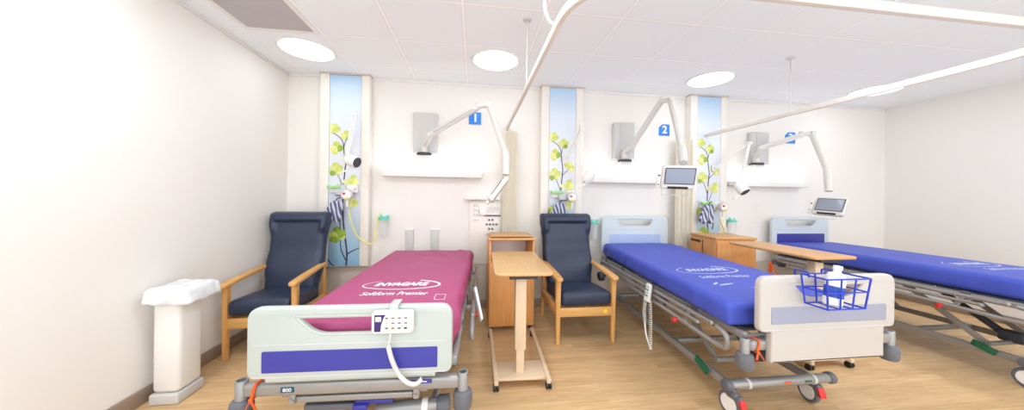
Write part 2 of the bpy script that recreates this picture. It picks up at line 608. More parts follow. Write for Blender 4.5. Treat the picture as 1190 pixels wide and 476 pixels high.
s = MB().tube([(-0.07, -2.17, CEIL - 2.2), (-0.05, -2.18, 0.10), (-0.03, -2.18, 0.05), (0, -2.18, 0.03)], 0.008, 8).build('side_strut', M_white, t)

# ------------------------------------------------------------------ curtains
def curtain(label, loc, w, z0, z1, folds, dep, seed):
    t = thing('curtain', label, 'curtain', loc)
    mb = MB()
    tb = bmesh.new()
    rnd = random.Random(seed)
    ph = [rnd.uniform(-0.5, 0.5) for _ in range(folds + 1)]
    nu, nv = folds * 14, 26
    rows = []
    for j in range(nv + 1):
        v = j / nv
        z = z0 + (z1 - z0) * v
        row = []
        for i in range(nu + 1):
            u = i / nu
            k = min(int(u * folds), folds - 1)
            a = 2 * PI * u * folds + ph[k] * 0.6 * (1 - v) * math.sin(PI * (u * folds - k))
            x = (u - 0.5) * w * (1.0 - 0.10 * v) + 0.015 * math.sin(a * 2 + 0.7)
            y = dep * math.sin(a) * (0.75 + 0.25 * (1 - v)) + 0.008 * noise.noise(Vector((u * 6, v * 2, seed)))
            row.append(tb.verts.new((x, y, z)))
        rows.append(row)
    for a, b in zip(rows, rows[1:]):
        for i in range(nu):
            tb.faces.new((a[i], a[i + 1], b[i + 1], b[i]))
    bmesh.ops.solidify(tb, geom=tb.faces[:], thickness=0.004)
    mb.merge(tb)
    mb.build('curtain_cloth', M_curtain, t, angle=80)
    for k in range(folds):
        MB().tube([((k + 0.5) / folds * w * 0.88 - w * 0.44, 0, z1 - 0.005), ((k + 0.5) / folds * w * 0.88 - w * 0.44, 0, z1 + 0.03)], 0.003, 6).build('curtain_hook', M_white, t)
    return t
curtain('cream curtain gathered against the wall beside the socket panel', (0.43, 3.645, 0), 0.19, 0.35, 2.16, 3, 0.012, 1)
curtain('cream curtain gathered against the wall between the middle bed and the corner cabinet', (2.69, 3.60, 0), 0.25, 0.35, 2.14, 4, 0.013, 2)

# ------------------------------------------------------------------ picture panels
def print_mat():
    """The print's own sky: blue at its head, white in the middle, blue-grey at its foot."""
    m = bpy.data.materials.new('printed_sky')
    m.use_nodes = True
    nt = m.node_tree
    b = nt.nodes['Principled BSDF']
    b.inputs['Roughness'].default_value = 0.35
    tc = nt.nodes.new('ShaderNodeTexCoord')
    sp = nt.nodes.new('ShaderNodeSeparateXYZ')
    nt.links.new(tc.outputs['Generated'], sp.inputs['Vector'])
    rp = nt.nodes.new('ShaderNodeValToRGB')
    e = rp.color_ramp.elements
    e[0].position = 0.0; e[0].color = lin((128, 174, 206))
    e[1].position = 1.0; e[1].color = lin((176, 206, 234))
    for p, c in ((0.12, (160, 192, 212)), (0.26, (194, 206, 218)), (0.42, (218, 222, 230)), (0.62, (226, 229, 236)), (0.84, (214, 224, 236))):
        k = e.new(p); k.color = lin(c)
    nt.links.new(sp.outputs['Z'], rp.inputs['Fac'])
    nt.links.new(rp.outputs['Color'], b.inputs['Base Color'])
    return m
M_print = print_mat()
M_stem = mat('printed_twig', (66, 58, 84), 0.4, vary=0.1)
M_pet = mat('printed_petal_lime', (208, 216, 108), 0.4, vary=0.14, scale=25)
M_pet2 = mat('printed_petal_yellow', (226, 226, 148), 0.4, vary=0.10, scale=25)
M_pet3 = mat('printed_petal_leaf_green', (150, 178, 66), 0.4, vary=0.2, scale=25)
PU = 0.335 / 36.5
PV = (2.715 - 0.56) / 224.0
def pu(x, y):
    return ((x - 383.5) * PU, (309 - y) * PV + 0.56)
def picture_mesh(parent, Y):
    mb = MB()
    mb.box((0.1675, Y + 0.004, 1.6375), (0.335, 0.008, 2.155), 0.001, mi=0)
    def ribbon(pts, w0, w1):
        P = spline([(p[0], 0, p[1]) for p in [pu(*q) for q in pts]], 6)
        n = len(P)
        tb = bmesh.new()
        L, Rr = [], []
        for i, p in enumerate(P):
            d = (P[min(i + 1, n - 1)] - P[max(i - 1, 0)]).normalized()
            nn = Vector((-d.z, 0, d.x))
            w = w0 + (w1 - w0) * i / (n - 1)
            a, b = p + nn * w, p - nn * w
            L.append(tb.verts.new((max(0.001, min(0.334, a.x)), Y - 0.0006, a.z)))
            Rr.append(tb.verts.new((max(0.001, min(0.334, b.x)), Y - 0.0006, b.z)))
        for i in range(n - 1):
            tb.faces.new((L[i], L[i + 1], Rr[i + 1], Rr[i]))
        mb.merge(tb, 1)
    def petal(x, y, ang, ln, wd, mi, lay):
        c = pu(x, y)
        a = R(ang)
        ux, uz = math.cos(a), math.sin(a)
        pts = []
        for k in range(18):
            th = 2 * PI * k / 18
            s = 0.5 - 0.5 * math.cos(th)
            half = wd / 2 * math.sin(th) * (0.75 + 0.5 * s)
            l = ln * s
            X = c[0] + ux * l - uz * half
            Z = c[1] + uz * l + ux * half
            pts.append((max(0.0015, min(0.3335, X)), Y - 0.0009 - 0.0003 * lay, Z))
        mb.poly(pts, mi)
    ribbon([(404.6, 309), (405.5, 295), (402.7, 272), (400.5, 253), (400, 225.5), (402, 196), (402.7, 190), (400.7, 176), (399.5, 165), (395, 158), (385, 152)], 0.010, 0.004)
    ribbon([(405, 296), (411, 292), (420, 288)], 0.007, 0.005)
    ribbon([(404.6, 303), (399, 291), (397.5, 280), (395, 272)], 0.007, 0.004)
    ribbon([(383.5, 301), (387, 306), (391, 309)], 0.006, 0.006)
    ribbon([(402.3, 197), (406, 193), (410.5, 190)], 0.005, 0.003)
    ribbon([(400, 218), (396, 207), (392, 200)], 0.005, 0.003)
    ribbon([(400, 232), (405, 222), (408, 214)], 0.005, 0.003)
    ribbon([(400.2, 170), (402, 163), (402.5, 160)], 0.004, 0.003)
    # blossoms: base point and a fan of petals (angle, length, width, colour)
    fans = [((387, 153), [(70, .11, .07, 2), (110, .10, .06, 3), (35, .10, .06, 2), (150, .05, .05, 3)]),
            ((402.5, 161), [(85, .11, .06, 2), (50, .10, .06, 2), (125, .09, .06, 3), (20, .06, .05, 4)]),
            ((394, 175), [(105, .12, .08, 2), (150, .10, .07, 3), (60, .08, .06, 4), (195, .07, .05, 2)]),
            ((410.5, 189), [(75, .10, .07, 3), (115, .10, .06, 2), (30, .08, .06, 2), (-15, .07, .05, 3)]),
            ((392, 200), [(95, .12, .08, 2), (140, .10, .07, 3), (50, .10, .06, 2), (185, .07, .06, 4), (0, .06, .05, 3)]),
            ((406, 213), [(20, .12, .08, 3), (55, .13, .06, 2), (-15, .10, .05, 3), (140, .07, .05, 3)]),
            ((412, 240), [(95, .11, .07, 3), (60, .09, .06, 2), (140, .07, .05, 3)]),
            ((385.5, 246), [(75, .10, .07, 2), (110, .08, .06, 4), (40, .09, .05, 3)]),
            ((395.5, 277), [(100, .14, .09, 4), (145, .12, .08, 2), (60, .12, .07, 4), (185, .10, .06, 4), (25, .08, .06, 2), (225, .06, .05, 4)])]
    lay = 0
    for (bx, by), ps in fans:
        for a, ln, wd, mi in ps:
            lay += 1
            petal(bx, by, a, ln, wd, mi, lay % 12)
    return mb.build('printed_picture', [M_print, M_stem, M_pet, M_pet2, M_pet3], parent, smooth=False)

def picture_panel(label):
    t = thing('picture_panel', label, 'wall panel', (0, 0, 0), 0, 'blossom picture panels between the bed bays')
    F = -0.107
    MB().box((0.165, -0.045, 1.635), (0.53, 0.09, 2.17), 0.006).build('casing', M_ivory, t)
    picture_mesh(t, F + 0.004)
    MB().box((-0.052, F + 0.008, 1.637), (0.098, 0.018, 2.165), 0.005).build('frame_strip', M_ivory, t)
    MB().box((0.383, F + 0.008, 1.637), (0.092, 0.018, 2.165), 0.005).build('frame_strip', M_ivory, t)
    MB().box((0.165, -0.058, CEIL - 0.009), (0.545, 0.116, 0.016), 0.003).build('top_cap', M_cap, t)
    return t
PX = (-1.62, 0.91, 2.897)
pp = picture_panel('tall blossom picture panel on the wall behind the armchair near the corner')
labs = [None, 'tall blossom picture panel on the wall behind the armchair between two beds',
        'tall blossom picture panel on the wall behind the cabinet with the closed front']
for i, x in enumerate(PX):
    o = pp if i == 0 else copy_tree(pp)
    o.location = (x, WALL, 0)
    if i: o['label'] = labs[i]

# ------------------------------------------------------------------ bedhead uplights
def uplight(x0, x1, z, label):
    L = x1 - x0
    t = thing('bedhead_light', label, 'wall light', ((x0 + x1) / 2, WALL, z), 0, 'white shelf-like wall lights over the beds')
    MB().box((0, -0.065, 0.006), (L, 0.13, 0.012), 0.002).box((0, -0.125, 0.034), (L, 0.012, 0.066), 0.004).box((0, -0.006, 0.034), (L, 0.012, 0.066), 0.002) \
        .box((-L / 2 + 0.004, -0.065, 0.034), (0.008, 0.128, 0.066), 0.003).box((L / 2 - 0.004, -0.065, 0.034), (0.008, 0.128, 0.066), 0.003).build('housing', M_white, t)
    MB().box((0, -0.066, 0.045), (L - 0.02, 0.10, 0.012), 0.003).build('diffuser', M_up, t)
uplight(-1.05, 0.09, 1.585, 'white shelf-like wall light glowing upwards below the sign numbered 1')
uplight(1.40, 2.41, 1.562, 'white shelf-like wall light glowing upwards below the sign numbered 2')
uplight(3.44, 4.56, 1.548, 'white shelf-like wall light glowing upwards below the sign numbered 3')

# ------------------------------------------------------------------ number signs
def sign(x0, z1, s, n, label):
    t = thing('number_sign', label, 'sign', (x0 + s / 2, WALL, z1 - s / 2), 0, 'blue bay number signs')
    h = s / 2
    MB().prism([(-h, -h), (h, -h), (h, h), (-h * 0.35, h), (-h, h * 0.45)], 0.008, (), 0.001, 0, Matrix.Translation((0, -0.005, 0)) @ XZ).build('plate', M_sign, t)
    MB().text(n, s * 0.92, Matrix.Translation((s * 0.03, -0.0095, 0)) @ XZ, 0, 0.0004, 0, s * 0.03).build('numeral', M_ink, t, smooth=False)
sign(-0.073, 2.392, 0.148, '1', 'blue wall sign with a white numeral 1')
sign(2.418, 2.352, 0.150, '2', 'blue wall sign with a white numeral 2')
sign(4.32, 2.322, 0.155, '3', 'blue wall sign with a white numeral 3, partly hidden by a screen arm')

# ------------------------------------------------------------------ bedside screens on jointed wall arms
def face(c, n, up=(0, 0, 1)):
    """Matrix of a thing whose front looks along n."""
    n = Vector(n).normalized()
    y = -n
    x = y.cross(Vector(up)).normalized()
    z = x.cross(y)
    M = Matrix((x, y, z)).transposed().to_4x4()
    M.translation = Vector(c)
    return M
def terminal(label, bx, bz0, bz1, J, mc, mn, mup=(0, 0, 1)):
    """bx, bz: wall box; J: arm joints from the wall pivot out to the screen; mc, mn: screen centre and facing."""
    o = Vector((bx, WALL - 0.002, bz0))
    t = thing('bedside_screen', label, 'bedside screen', o, 0, 'bedside screens on jointed wall arms')
    J = [Vector(p) - o for p in J]
    h = bz1 - bz0
    b = MB().box((0, -0.035, h / 2), (0.275, 0.07, h), 0.012, 3).build('wall_box', M_grey, t)
    MB().box((0.02, -0.072, h * 0.55), (0.15, 0.006, h * 0.86), 0.004).cyl((0.0, -0.073, h * 0.8), (0.0, -0.078, h * 0.8), 0.008).build('cover_plate', M_grey, b)
    p0 = J[0]
    MB().box((p0.x, (p0.y - 0.07) / 2, p0.z - 0.065), (0.16, abs(p0.y + 0.07) + 0.08, 0.05), 0.012).build('wall_mount', M_white, t)
    MB().cyl((p0.x, p0.y, p0.z - 0.04), (p0.x, p0.y, p0.z - 0.015), 0.085, 0.08, 28, 0, 0.004).build('pivot_disc', M_dark, t)
    mb = MB().tube(spline([p0 + Vector((0, 0, -0.02)), p0 + Vector((0, 0, 0.07)), J[1].lerp(p0, 0.25), J[1]], 6), 0.036, 14)
    mb.ball(J[1], (0.04, 0.04, 0.04))
    mb.build('arm_base', M_arm, t)
    a1 = MB().bar(J[1], J[2], 0.056, 0.062, 0.018, seg=4)
    a1.build('lower_arm', M_arm, t)
    MB().bar(J[1].lerp(J[2], 0.1) + Vector((0, -0.032, 0)), J[1].lerp(J[2], 0.92) + Vector((0, -0.032, 0)), 0.02, 0.006, 0.002).build('arm_cable_cover', M_grey, t)
    e = MB().bar(J[2] + Vector((0, 0, 0.005)), J[3], 0.05, 0.045, 0.012, seg=3).cyl(J[2] + Vector((0, 0, -0.028)), J[2] + Vector((0, 0, 0.045)), 0.022).cyl(J[3] + Vector((0, 0.035, 0)), J[3] + Vector((0, -0.035, 0)), 0.03)
    e.build('elbow', M_arm, t)
    MB().bar(J[3], J[4], 0.052, 0.056, 0.018, seg=4).build('upper_arm', M_arm, t)
    MB().tube([J[4] + (J[3] - J[4]).normalized() * 0.05, J[4], J[5]], 0.042, 16, rad=[0.03, 0.044, 0.036]).build('swivel', M_arm, t)
    M = face(Vector(mc) - o, mn, mup)
    w, hh = 0.285, 0.218
    body = MB().prism(rrect(w, hh, 0.026), 0.05, (), 0.014, 0, M @ at(0, 0.005, 0) @ XZ).build('screen_body', M_arm, t)
    MB().prism(rrect(w - 0.03, hh - 0.065, 0.006), 0.004, (), 0.001, 0, M @ Matrix.Translation((0.008, -0.0205, 0.016)) @ XZ).build('screen_bezel', M_bezel, body)
    MB().prism(rrect(w - 0.048, hh - 0.083, 0.003), 0.004, (), 0.0005, 0, M @ Matrix.Translation((0.008, -0.0222, 0.016)) @ XZ).build('screen_glass', M_screen, body)
    MB().prism(rrect(w - 0.11, 0.022, 0.008), 0.006, (), 0.002, 0, M @ Matrix.Translation((0.0, -0.021, -0.092)) @ XZ).build('card_slot', M_black, body)
    hs = MB().box((-w / 2 - 0.022, -0.005, -0.025), (0.034, 0.032, 0.15), 0.012, 3, 0, M).build('handset', M_white, t)
    MB().box((-w / 2 - 0.022, -0.022, 0.02), (0.016, 0.004, 0.016), 0.002, 2, 0, M).box((-w / 2 - 0.022, -0.022, -0.065), (0.012, 0.004, 0.012), 0.002, 2, 0, M).build('handset_keys', M_dark, hs)
    wire = [M @ Vector(q) for q in fillet([(-0.13, -0.005, -hh / 2 + 0.005), (-0.135, -0.03, -hh / 2 - 0.05), (0.11, -0.03, -hh / 2 - 0.05), (0.105, -0.005, -hh / 2 + 0.005)], 0.02, 4)]
    MB().tube(wire, 0.003, 8).build('tray_wire', M_grey, t)
    return t
terminal('bedside screen seen edge-on, folded on its wall arm beside the sign numbered 1', -0.578, 1.86, 2.345,
         [(-0.573, 3.580, 1.872), (-0.503, 3.480, 2.042), (0.026, 3.250, 2.316), (0.143, 3.200, 2.330), (0.317, 3.050, 1.788), (0.317, 3.020, 1.586)],
         (0.239, 3.000, 1.437), (-0.80, 0.12, 0.58), (0, 1, 0))
terminal('bedside screen facing the room, hung on its wall arm over the middle bed', 1.905, 1.865, 2.335,
         [(1.865, 3.580, 1.863), (1.911, 3.480, 2.010), (2.092, 3.200, 2.468), (2.138, 3.100, 2.459), (2.010, 2.720, 1.838), (1.947, 2.620, 1.708)],
         (1.853, 2.560, 1.564), (-0.38, -1, -0.30), (0.03, 0, 1))
terminal('bedside screen on its wall arm below the sign numbered 3, cut by the photo edge', 3.86, 1.845, 2.29,
         [(3.713, 3.580, 1.871), (3.669, 3.480, 2.037), (4.044, 3.300, 2.182), (4.129, 3.250, 2.197), (4.169, 3.100, 1.708), (4.130, 3.060, 1.482)],
         (4.090, 3.020, 1.301), (-0.85, -0.15, 0.35), (0.3, 0, 0.9))

# ------------------------------------------------------------------ jointed examination lamps on the panels
def exam_lamp(label, base, elbow, wrist, head, d):
    o = Vector(base)
    t = thing('examination_lamp', label, 'lamp', o, 0, 'white jointed examination lamps')
    E_, Wr, Hd = Vector(elbow) - o, Vector(wrist) - o, Vector(head) - o
    MB().box((0, -0.012, 0), (0.06, 0.024, 0.09), 0.008).cyl((0, -0.02, 0), (0, -0.05, 0), 0.018).build('wall_mount', M_white, t)
    s = Vector((0.011, 0, 0.004))
    S = Vector((0, -0.05, 0))
    MB().tube([S + s, E_ + s], 0.009, 8).tube([S - s, E_ - s], 0.009, 8).build('lower_arm', M_white, t)
    MB().cyl(E_ + Vector((-0.026, 0, 0)), E_ + Vector((0.026, 0, 0)), 0.02, n=16).build('elbow_joint', M_white, t)
    MB().tube([E_ + s, Wr + s], 0.009, 8).tube([E_ - s, Wr - s], 0.009, 8).build('upper_arm', M_white, t)
    d = Vector(d).normalized()
    MB().tube([Wr, Wr.lerp(Hd, 0.6), Hd - d * 0.05], 0.014, 10).build('neck', M_white, t)
    M = d.to_track_quat('Z', 'Y').to_matrix().to_4x4()
    M.translation = Hd
    h = MB().lathe([(0.02, -0.085), (0.04, -0.08), (0.056, -0.05), (0.062, 0.0), (0.064, 0.05), (0.058, 0.06), (0.05, 0.055)], 24, 0, M).build('lamp_head', M_white, t)
    MB().lathe([(0.052, 0.052), (0.052, 0.060), (0.0, 0.057)], 24, 0, M).build('lens', M_dark, h)
    MB().tube([Hd - d * 0.03 + Vector((0, 0, -0.055)), Hd + Vector((-0.06, -0.01, -0.10)), Hd + Vector((-0.12, -0.01, -0.13))], 0.008, 8).build('handle', M_white, h)
    return t
exam_lamp('white jointed lamp on the picture panel behind the corner armchair', (-1.422, 3.628, 1.774), (-1.288, 3.450, 2.229), (-1.317, 3.360, 1.789), (-1.243, 3.300, 1.712), (0.85, -0.35, -0.28))
exam_lamp('white jointed lamp beside the uplight, above the armchair between two beds', (1.104, 3.628, 1.826), (1.243, 3.420, 2.219), (1.223, 3.320, 1.734), (1.281, 3.280, 1.606), (-0.3, 0.35, -0.6))
exam_lamp('white jointed lamp reaching over the cabinet with the closed front', (3.127, 3.628, 1.781), (3.425, 3.400, 2.081), (3.226, 3.300, 1.607), (3.189, 3.260, 1.501), (0.15, -0.55, -0.65))

# ------------------------------------------------------------------ wall gas outlets with suction gear
def stripes_mat():
    m = bpy.data.materials.new('navy_and_white_stripes')
    m.use_nodes = True
    nt = m.node_tree
    b = nt.nodes['Principled BSDF']
    b.inputs['Roughness'].default_value = 0.8
    tc = nt.nodes.new('ShaderNodeTexCoord')
    mp = nt.nodes.new('ShaderNodeMapping')
    mp.inputs['Rotation'].default_value = (0, R(14), 0)
    nt.links.new(tc.outputs['Object'], mp.inputs['Vector'])
    wv = nt.nodes.new('ShaderNodeTexWave')
    wv.bands_direction = 'X'
    wv.inputs['Scale'].default_value = 7.5
    wv.inputs['Distortion'].default_value = 1.6
    wv.inputs['Detail Scale'].default_value = 1.2
    nt.links.new(mp.outputs['Vector'], wv.inputs['Vector'])
    rp = nt.nodes.new('ShaderNodeValToRGB')
    rp.color_ramp.elements[0].position = 0.46; rp.color_ramp.elements[0].color = lin((84, 88, 128))
    rp.color_ramp.elements[1].position = 0.56; rp.color_ramp.elements[1].color = lin((196, 197, 208))
    nt.links.new(wv.outputs['Fac'], rp.inputs['Fac'])
    nt.links.new(rp.outputs['Color'], b.inputs['Base Color'])
    return m
M_stripe = stripes_mat()

def gas_rail():
    t = thing('gas_outlet_rail', 'x', 'wall outlet', (0, 0, 0), 0, 'wall gas outlets on the picture panels')
    MB().box((0.15, -0.016, 0.03), (0.30, 0.032, 0.09), 0.008).build('housing', M_white, t)
    MB().box((0.067, -0.055, 0.048), (0.146, 0.05, 0.030), 0.005).build('green_outlet_strip', M_lgreen, t)
    h = MB().box((0.135, -0.052, 0.01), (0.10, 0.035, 0.13), 0.01).build('clear_holder', M_frost, t)
    MB().box((0.135, -0.072, -0.045), (0.105, 0.006, 0.012), 0.002).build('holder_rim', M_greymid, h)
    MB().cyl((0.275, -0.03, 0.03), (0.275, -0.035, 0.03), 0.02, 0.018).build('outlet_socket', M_grey, t)
    return t
def regulator():
    t = thing('suction_regulator', 'x', 'suction regulator', (0, 0, 0), 0, 'suction regulators beside the gas outlets')
    MB().cyl((0, -0.05, 0), (0, -0.085, 0), 0.062, 0.058, 28, 0, 0.006).build('dial_body', M_grey, t)
    MB().cyl((0, -0.085, 0), (0, -0.089, 0), 0.044, 0.044, 28).build('dial_face', M_ink, t)
    MB().cyl((-0.022, -0.088, 0.012), (-0.022, -0.100, 0.012), 0.013, 0.012).build('red_knob', M_red, t)
    MB().cyl((0.004, -0.086, -0.040), (0.004, -0.102, -0.040), 0.016, 0.014).build('yellow_knob', M_yellow, t)
    MB().cyl((0.0, -0.06, -0.05), (0.0, -0.06, -0.13), 0.016, 0.012).build('tube_port', M_white, t)
    MB().cyl((0, 0.0005, 0), (0, -0.052, 0), 0.011).build('wall_mount', M_white, t)
    return t
def cuffs():
    t = thing('striped_cuff_bundle', 'x', 'cuff', (0, 0, 0), 0, 'striped cuff bundles hung below the wall outlets')
    def fn(p, n):
        k = (p.z + 0.115) / 0.23
        w = 0.55 + 0.5 * math.sin(PI * min(1, (1.05 - k)) * 0.62)
        q = Vector((p.x * w * 0.9 - 0.30 * (0.115 - p.z), p.y * (0.6 + 0.5 * (1 - k)), p.z))
        q.y += 0.010 * math.sin(p.x * 70 + p.z * 10) * (1 - 0.4 * k)
        q.z += 0.016 * math.sin(p.x * 60) * (1 - k)
        return q
    MB().rbox((0.098, 0.026, 0.115), 0.024, 20, fn).build('folded_cuffs', M_stripe, t, angle=80)
    MB().tube([(-0.02, 0, 0.105), (0.0, 0.0, 0.14), (0.03, 0.01, 0.15)], 0.006, 8).build('hanging_loop', M_dark, t)
    MB().tube(spline([(0.03, -0.01, -0.09), (0.035, -0.012, -0.14), (0.03, -0.005, -0.20)], 5), 0.006, 8).build('cuff_tube', M_dark, t)
    return t
def canister():
    t = thing('suction_canister', 'x', 'suction canister', (0, 0, 0), 0, 'clear suction canisters with turquoise lids')
    MB().lathe([(0.042, -0.21), (0.046, -0.20), (0.052, 0.0), (0.049, 0.0), (0.043, -0.197), (0.0, -0.20)], 24).build('jar', M_clear, t)
    l = MB().lathe([(0.062, -0.004), (0.064, 0.004), (0.06, 0.02), (0.03, 0.026), (0.012, 0.027)], 24).build('lid', M_turq, t)
    MB().cyl((-0.025, 0, 0.02), (-0.025, 0, 0.05), 0.009).cyl((0.025, 0, 0.02), (0.05, 0, 0.042), 0.009).build('lid_port', M_turq, l)
    MB().box((0, 0.062, -0.03), (0.03, 0.022, 0.10), 0.004).build('wall_mount', M_white, t)
    return t
protos = (gas_rail(), regulator(), cuffs(), canister())
gl = [('wall gas outlet with a light green strip on the panel behind the corner armchair',
       'round suction dial with red and yellow knobs above the corner armchair',
       'navy and white striped cuff bundle hanging beside the corner armchair headrest',
       'clear suction canister with turquoise lid on the wall beside the pink mattress bed'),
      ('wall gas outlet on the picture panel right above the armchair between two beds',
       'round suction dial above the headrest of the armchair between two beds',
       'navy and white striped cuff bundle half hidden behind the armchair between two beds',
       'suction canister whose turquoise lid peeks out beside the middle bed headboard'),
      ('wall gas outlet on the picture panel above the closed-front cabinet',
       'round suction dial above the closed-front cabinet',
       'navy and white striped cuff bundle hanging just above the closed-front cabinet',
       'clear suction canister with turquoise lid standing out behind the closed-front cabinet')]
FY = WALL - 0.109
spots = [[(-1.599, 3.628, 1.401), (-1.384, 3.592, 1.365), (-1.485, 3.535, 1.184), (-1.031, 3.660, 1.092)],
         [(0.936, 3.628, 1.377), (1.176, 3.592, 1.370), (1.042, 3.535, 1.182), (1.505, 3.660, 1.048)],
         [(2.924, 3.628, 1.269), (3.191, 3.592, 1.272), (2.999, 3.525, 1.185), (3.432, 3.660, 1.076)]]
for i in range(3):
    for k in range(4):
        o = protos[k] if i == 0 else copy_tree(protos[k])
        o.location = spots[i][k]
        o['label'] = gl[i][k]
# yellow suction tube of the first and third set: each hangs between a dial and a canister
def tubing(label, pts):
    o = Vector(pts[0])
    ob = MB().tube(spline([Vector(p) - o for p in pts], 10), 0.0075, 10).build('hanging_suction_tube', M_tube)
    ob.location = o
    tag(ob, label, 'tube', 'yellow suction tubes')
tubing('yellow suction tube sagging from the dial by the corner armchair to its canister',
       [(-1.359, 3.532, 1.195), (-1.338, 3.530, 1.062), (-1.281, 3.550, 0.908), (-1.183, 3.560, 0.829), (-1.118, 3.585, 0.825), (-1.099, 3.610, 0.958), (-1.084, 3.600, 1.077), (-1.071, 3.600, 1.135), (-1.049, 3.620, 1.164)])
tubing('yellow suction tube hanging from the dial down behind the closed-front cabinet',
       [(3.150, 3.530, 1.119), (3.172, 3.540, 1.063), (3.234, 3.580, 1.003), (3.291, 3.600, 0.911), (3.339, 3.610, 0.818)])

# ------------------------------------------------------------------ wall strips, ledge and socket panel behind the first bed
for x, l in ((-0.752, 'grey vertical wall buffer strip, the one nearer the suction canister'), (-0.458, 'grey vertical wall buffer strip, the one nearer the socket panel')):
    t = thing('wall_buffer', l, 'wall strip', (x, WALL, 0.53), 0, 'grey wall buffer strips behind the pink bed')
    MB().box((0, -0.015, 0.21), (0.088, 0.03, 0.42), 0.008).build('strip', M_grey, t)
    MB().box((0, -0.017, 0.43), (0.094, 0.034, 0.022), 0.006).build('end_cap', M_white, t)

t = thing('wall_ledge', 'short white ledge over the socket panel', 'shelf', (0.10, WALL, 1.335))
MB().box((0, -0.045, 0.012), (0.42, 0.09, 0.024), 0.004).box((0, -0.092, 0.010), (0.424, 0.008, 0.036), 0.003).build('ledge_board', M_white, t)
MB().box((-0.15, -0.03, -0.016), (0.02, 0.05, 0.03), 0.003).box((0.15, -0.03, -0.016), (0.02, 0.05, 0.03), 0.003).build('ledge_bracket', M_white, t)

t = thing('socket_panel', 'tall white service panel full of sockets beside the pink mattress bed', 'socket panel', (0.14, WALL, 0.54))
MB().box((0, -0.011, 0.385), (0.38, 0.022, 0.77), 0.004).build('back_plate', M_ivory, t)
Fp = -0.023
for zz in (0.72, 0.665, 0.61):
    s = MB().box((-0.115, Fp - 0.003, zz), (0.075, 0.01, 0.046), 0.003).build('socket', M_white, t)
    MB().box((-0.128, Fp - 0.0085, zz), (0.008, 0.003, 0.012), 0.001).box((-0.102, Fp - 0.0085, zz), (0.008, 0.003, 0.012), 0.001).build('socket_slots', M_greymid, s)
MB().box((-0.03, Fp - 0.014, 0.64), (0.085, 0.03, 0.085), 0.006).build('junction_box', M_white, t)
for k in range(4):
    s = MB().box((0.04 + 0.04 * k, Fp - 0.003, 0.685), (0.034, 0.01, 0.075), 0.003).build('switch_plate', M_white, t)
    MB().box((0.04 + 0.04 * k, Fp - 0.009, 0.685), (0.012, 0.005, 0.024), 0.002).build('switch_rocker', M_grey, s)
MB().box((0.09, Fp - 0.005, 0.592), (0.20, 0.012, 0.018), 0.003).build('data_strip', M_greymid, t)
for x, z in ((0.05, 0.54), (0.09, 0.54), (0.02, 0.485), (0.06, 0.485), (0.10, 0.485), (0.14, 0.485), (0.05, 0.43), (0.09, 0.43)):
    s = MB().cyl((x, Fp, z), (x, Fp - 0.006, z), 0.018, 0.016, 16).build('gas_port', M_grey, t)
    MB().cyl((x, Fp - 0.006, z), (x, Fp - 0.010, z), 0.010, 0.010, 12).build('port_hole', M_dark, s)
MB().box((-0.115, Fp - 0.002, 0.535), (0.085, 0.006, 0.012), 0.002).build('label_strip', M_grey, t)

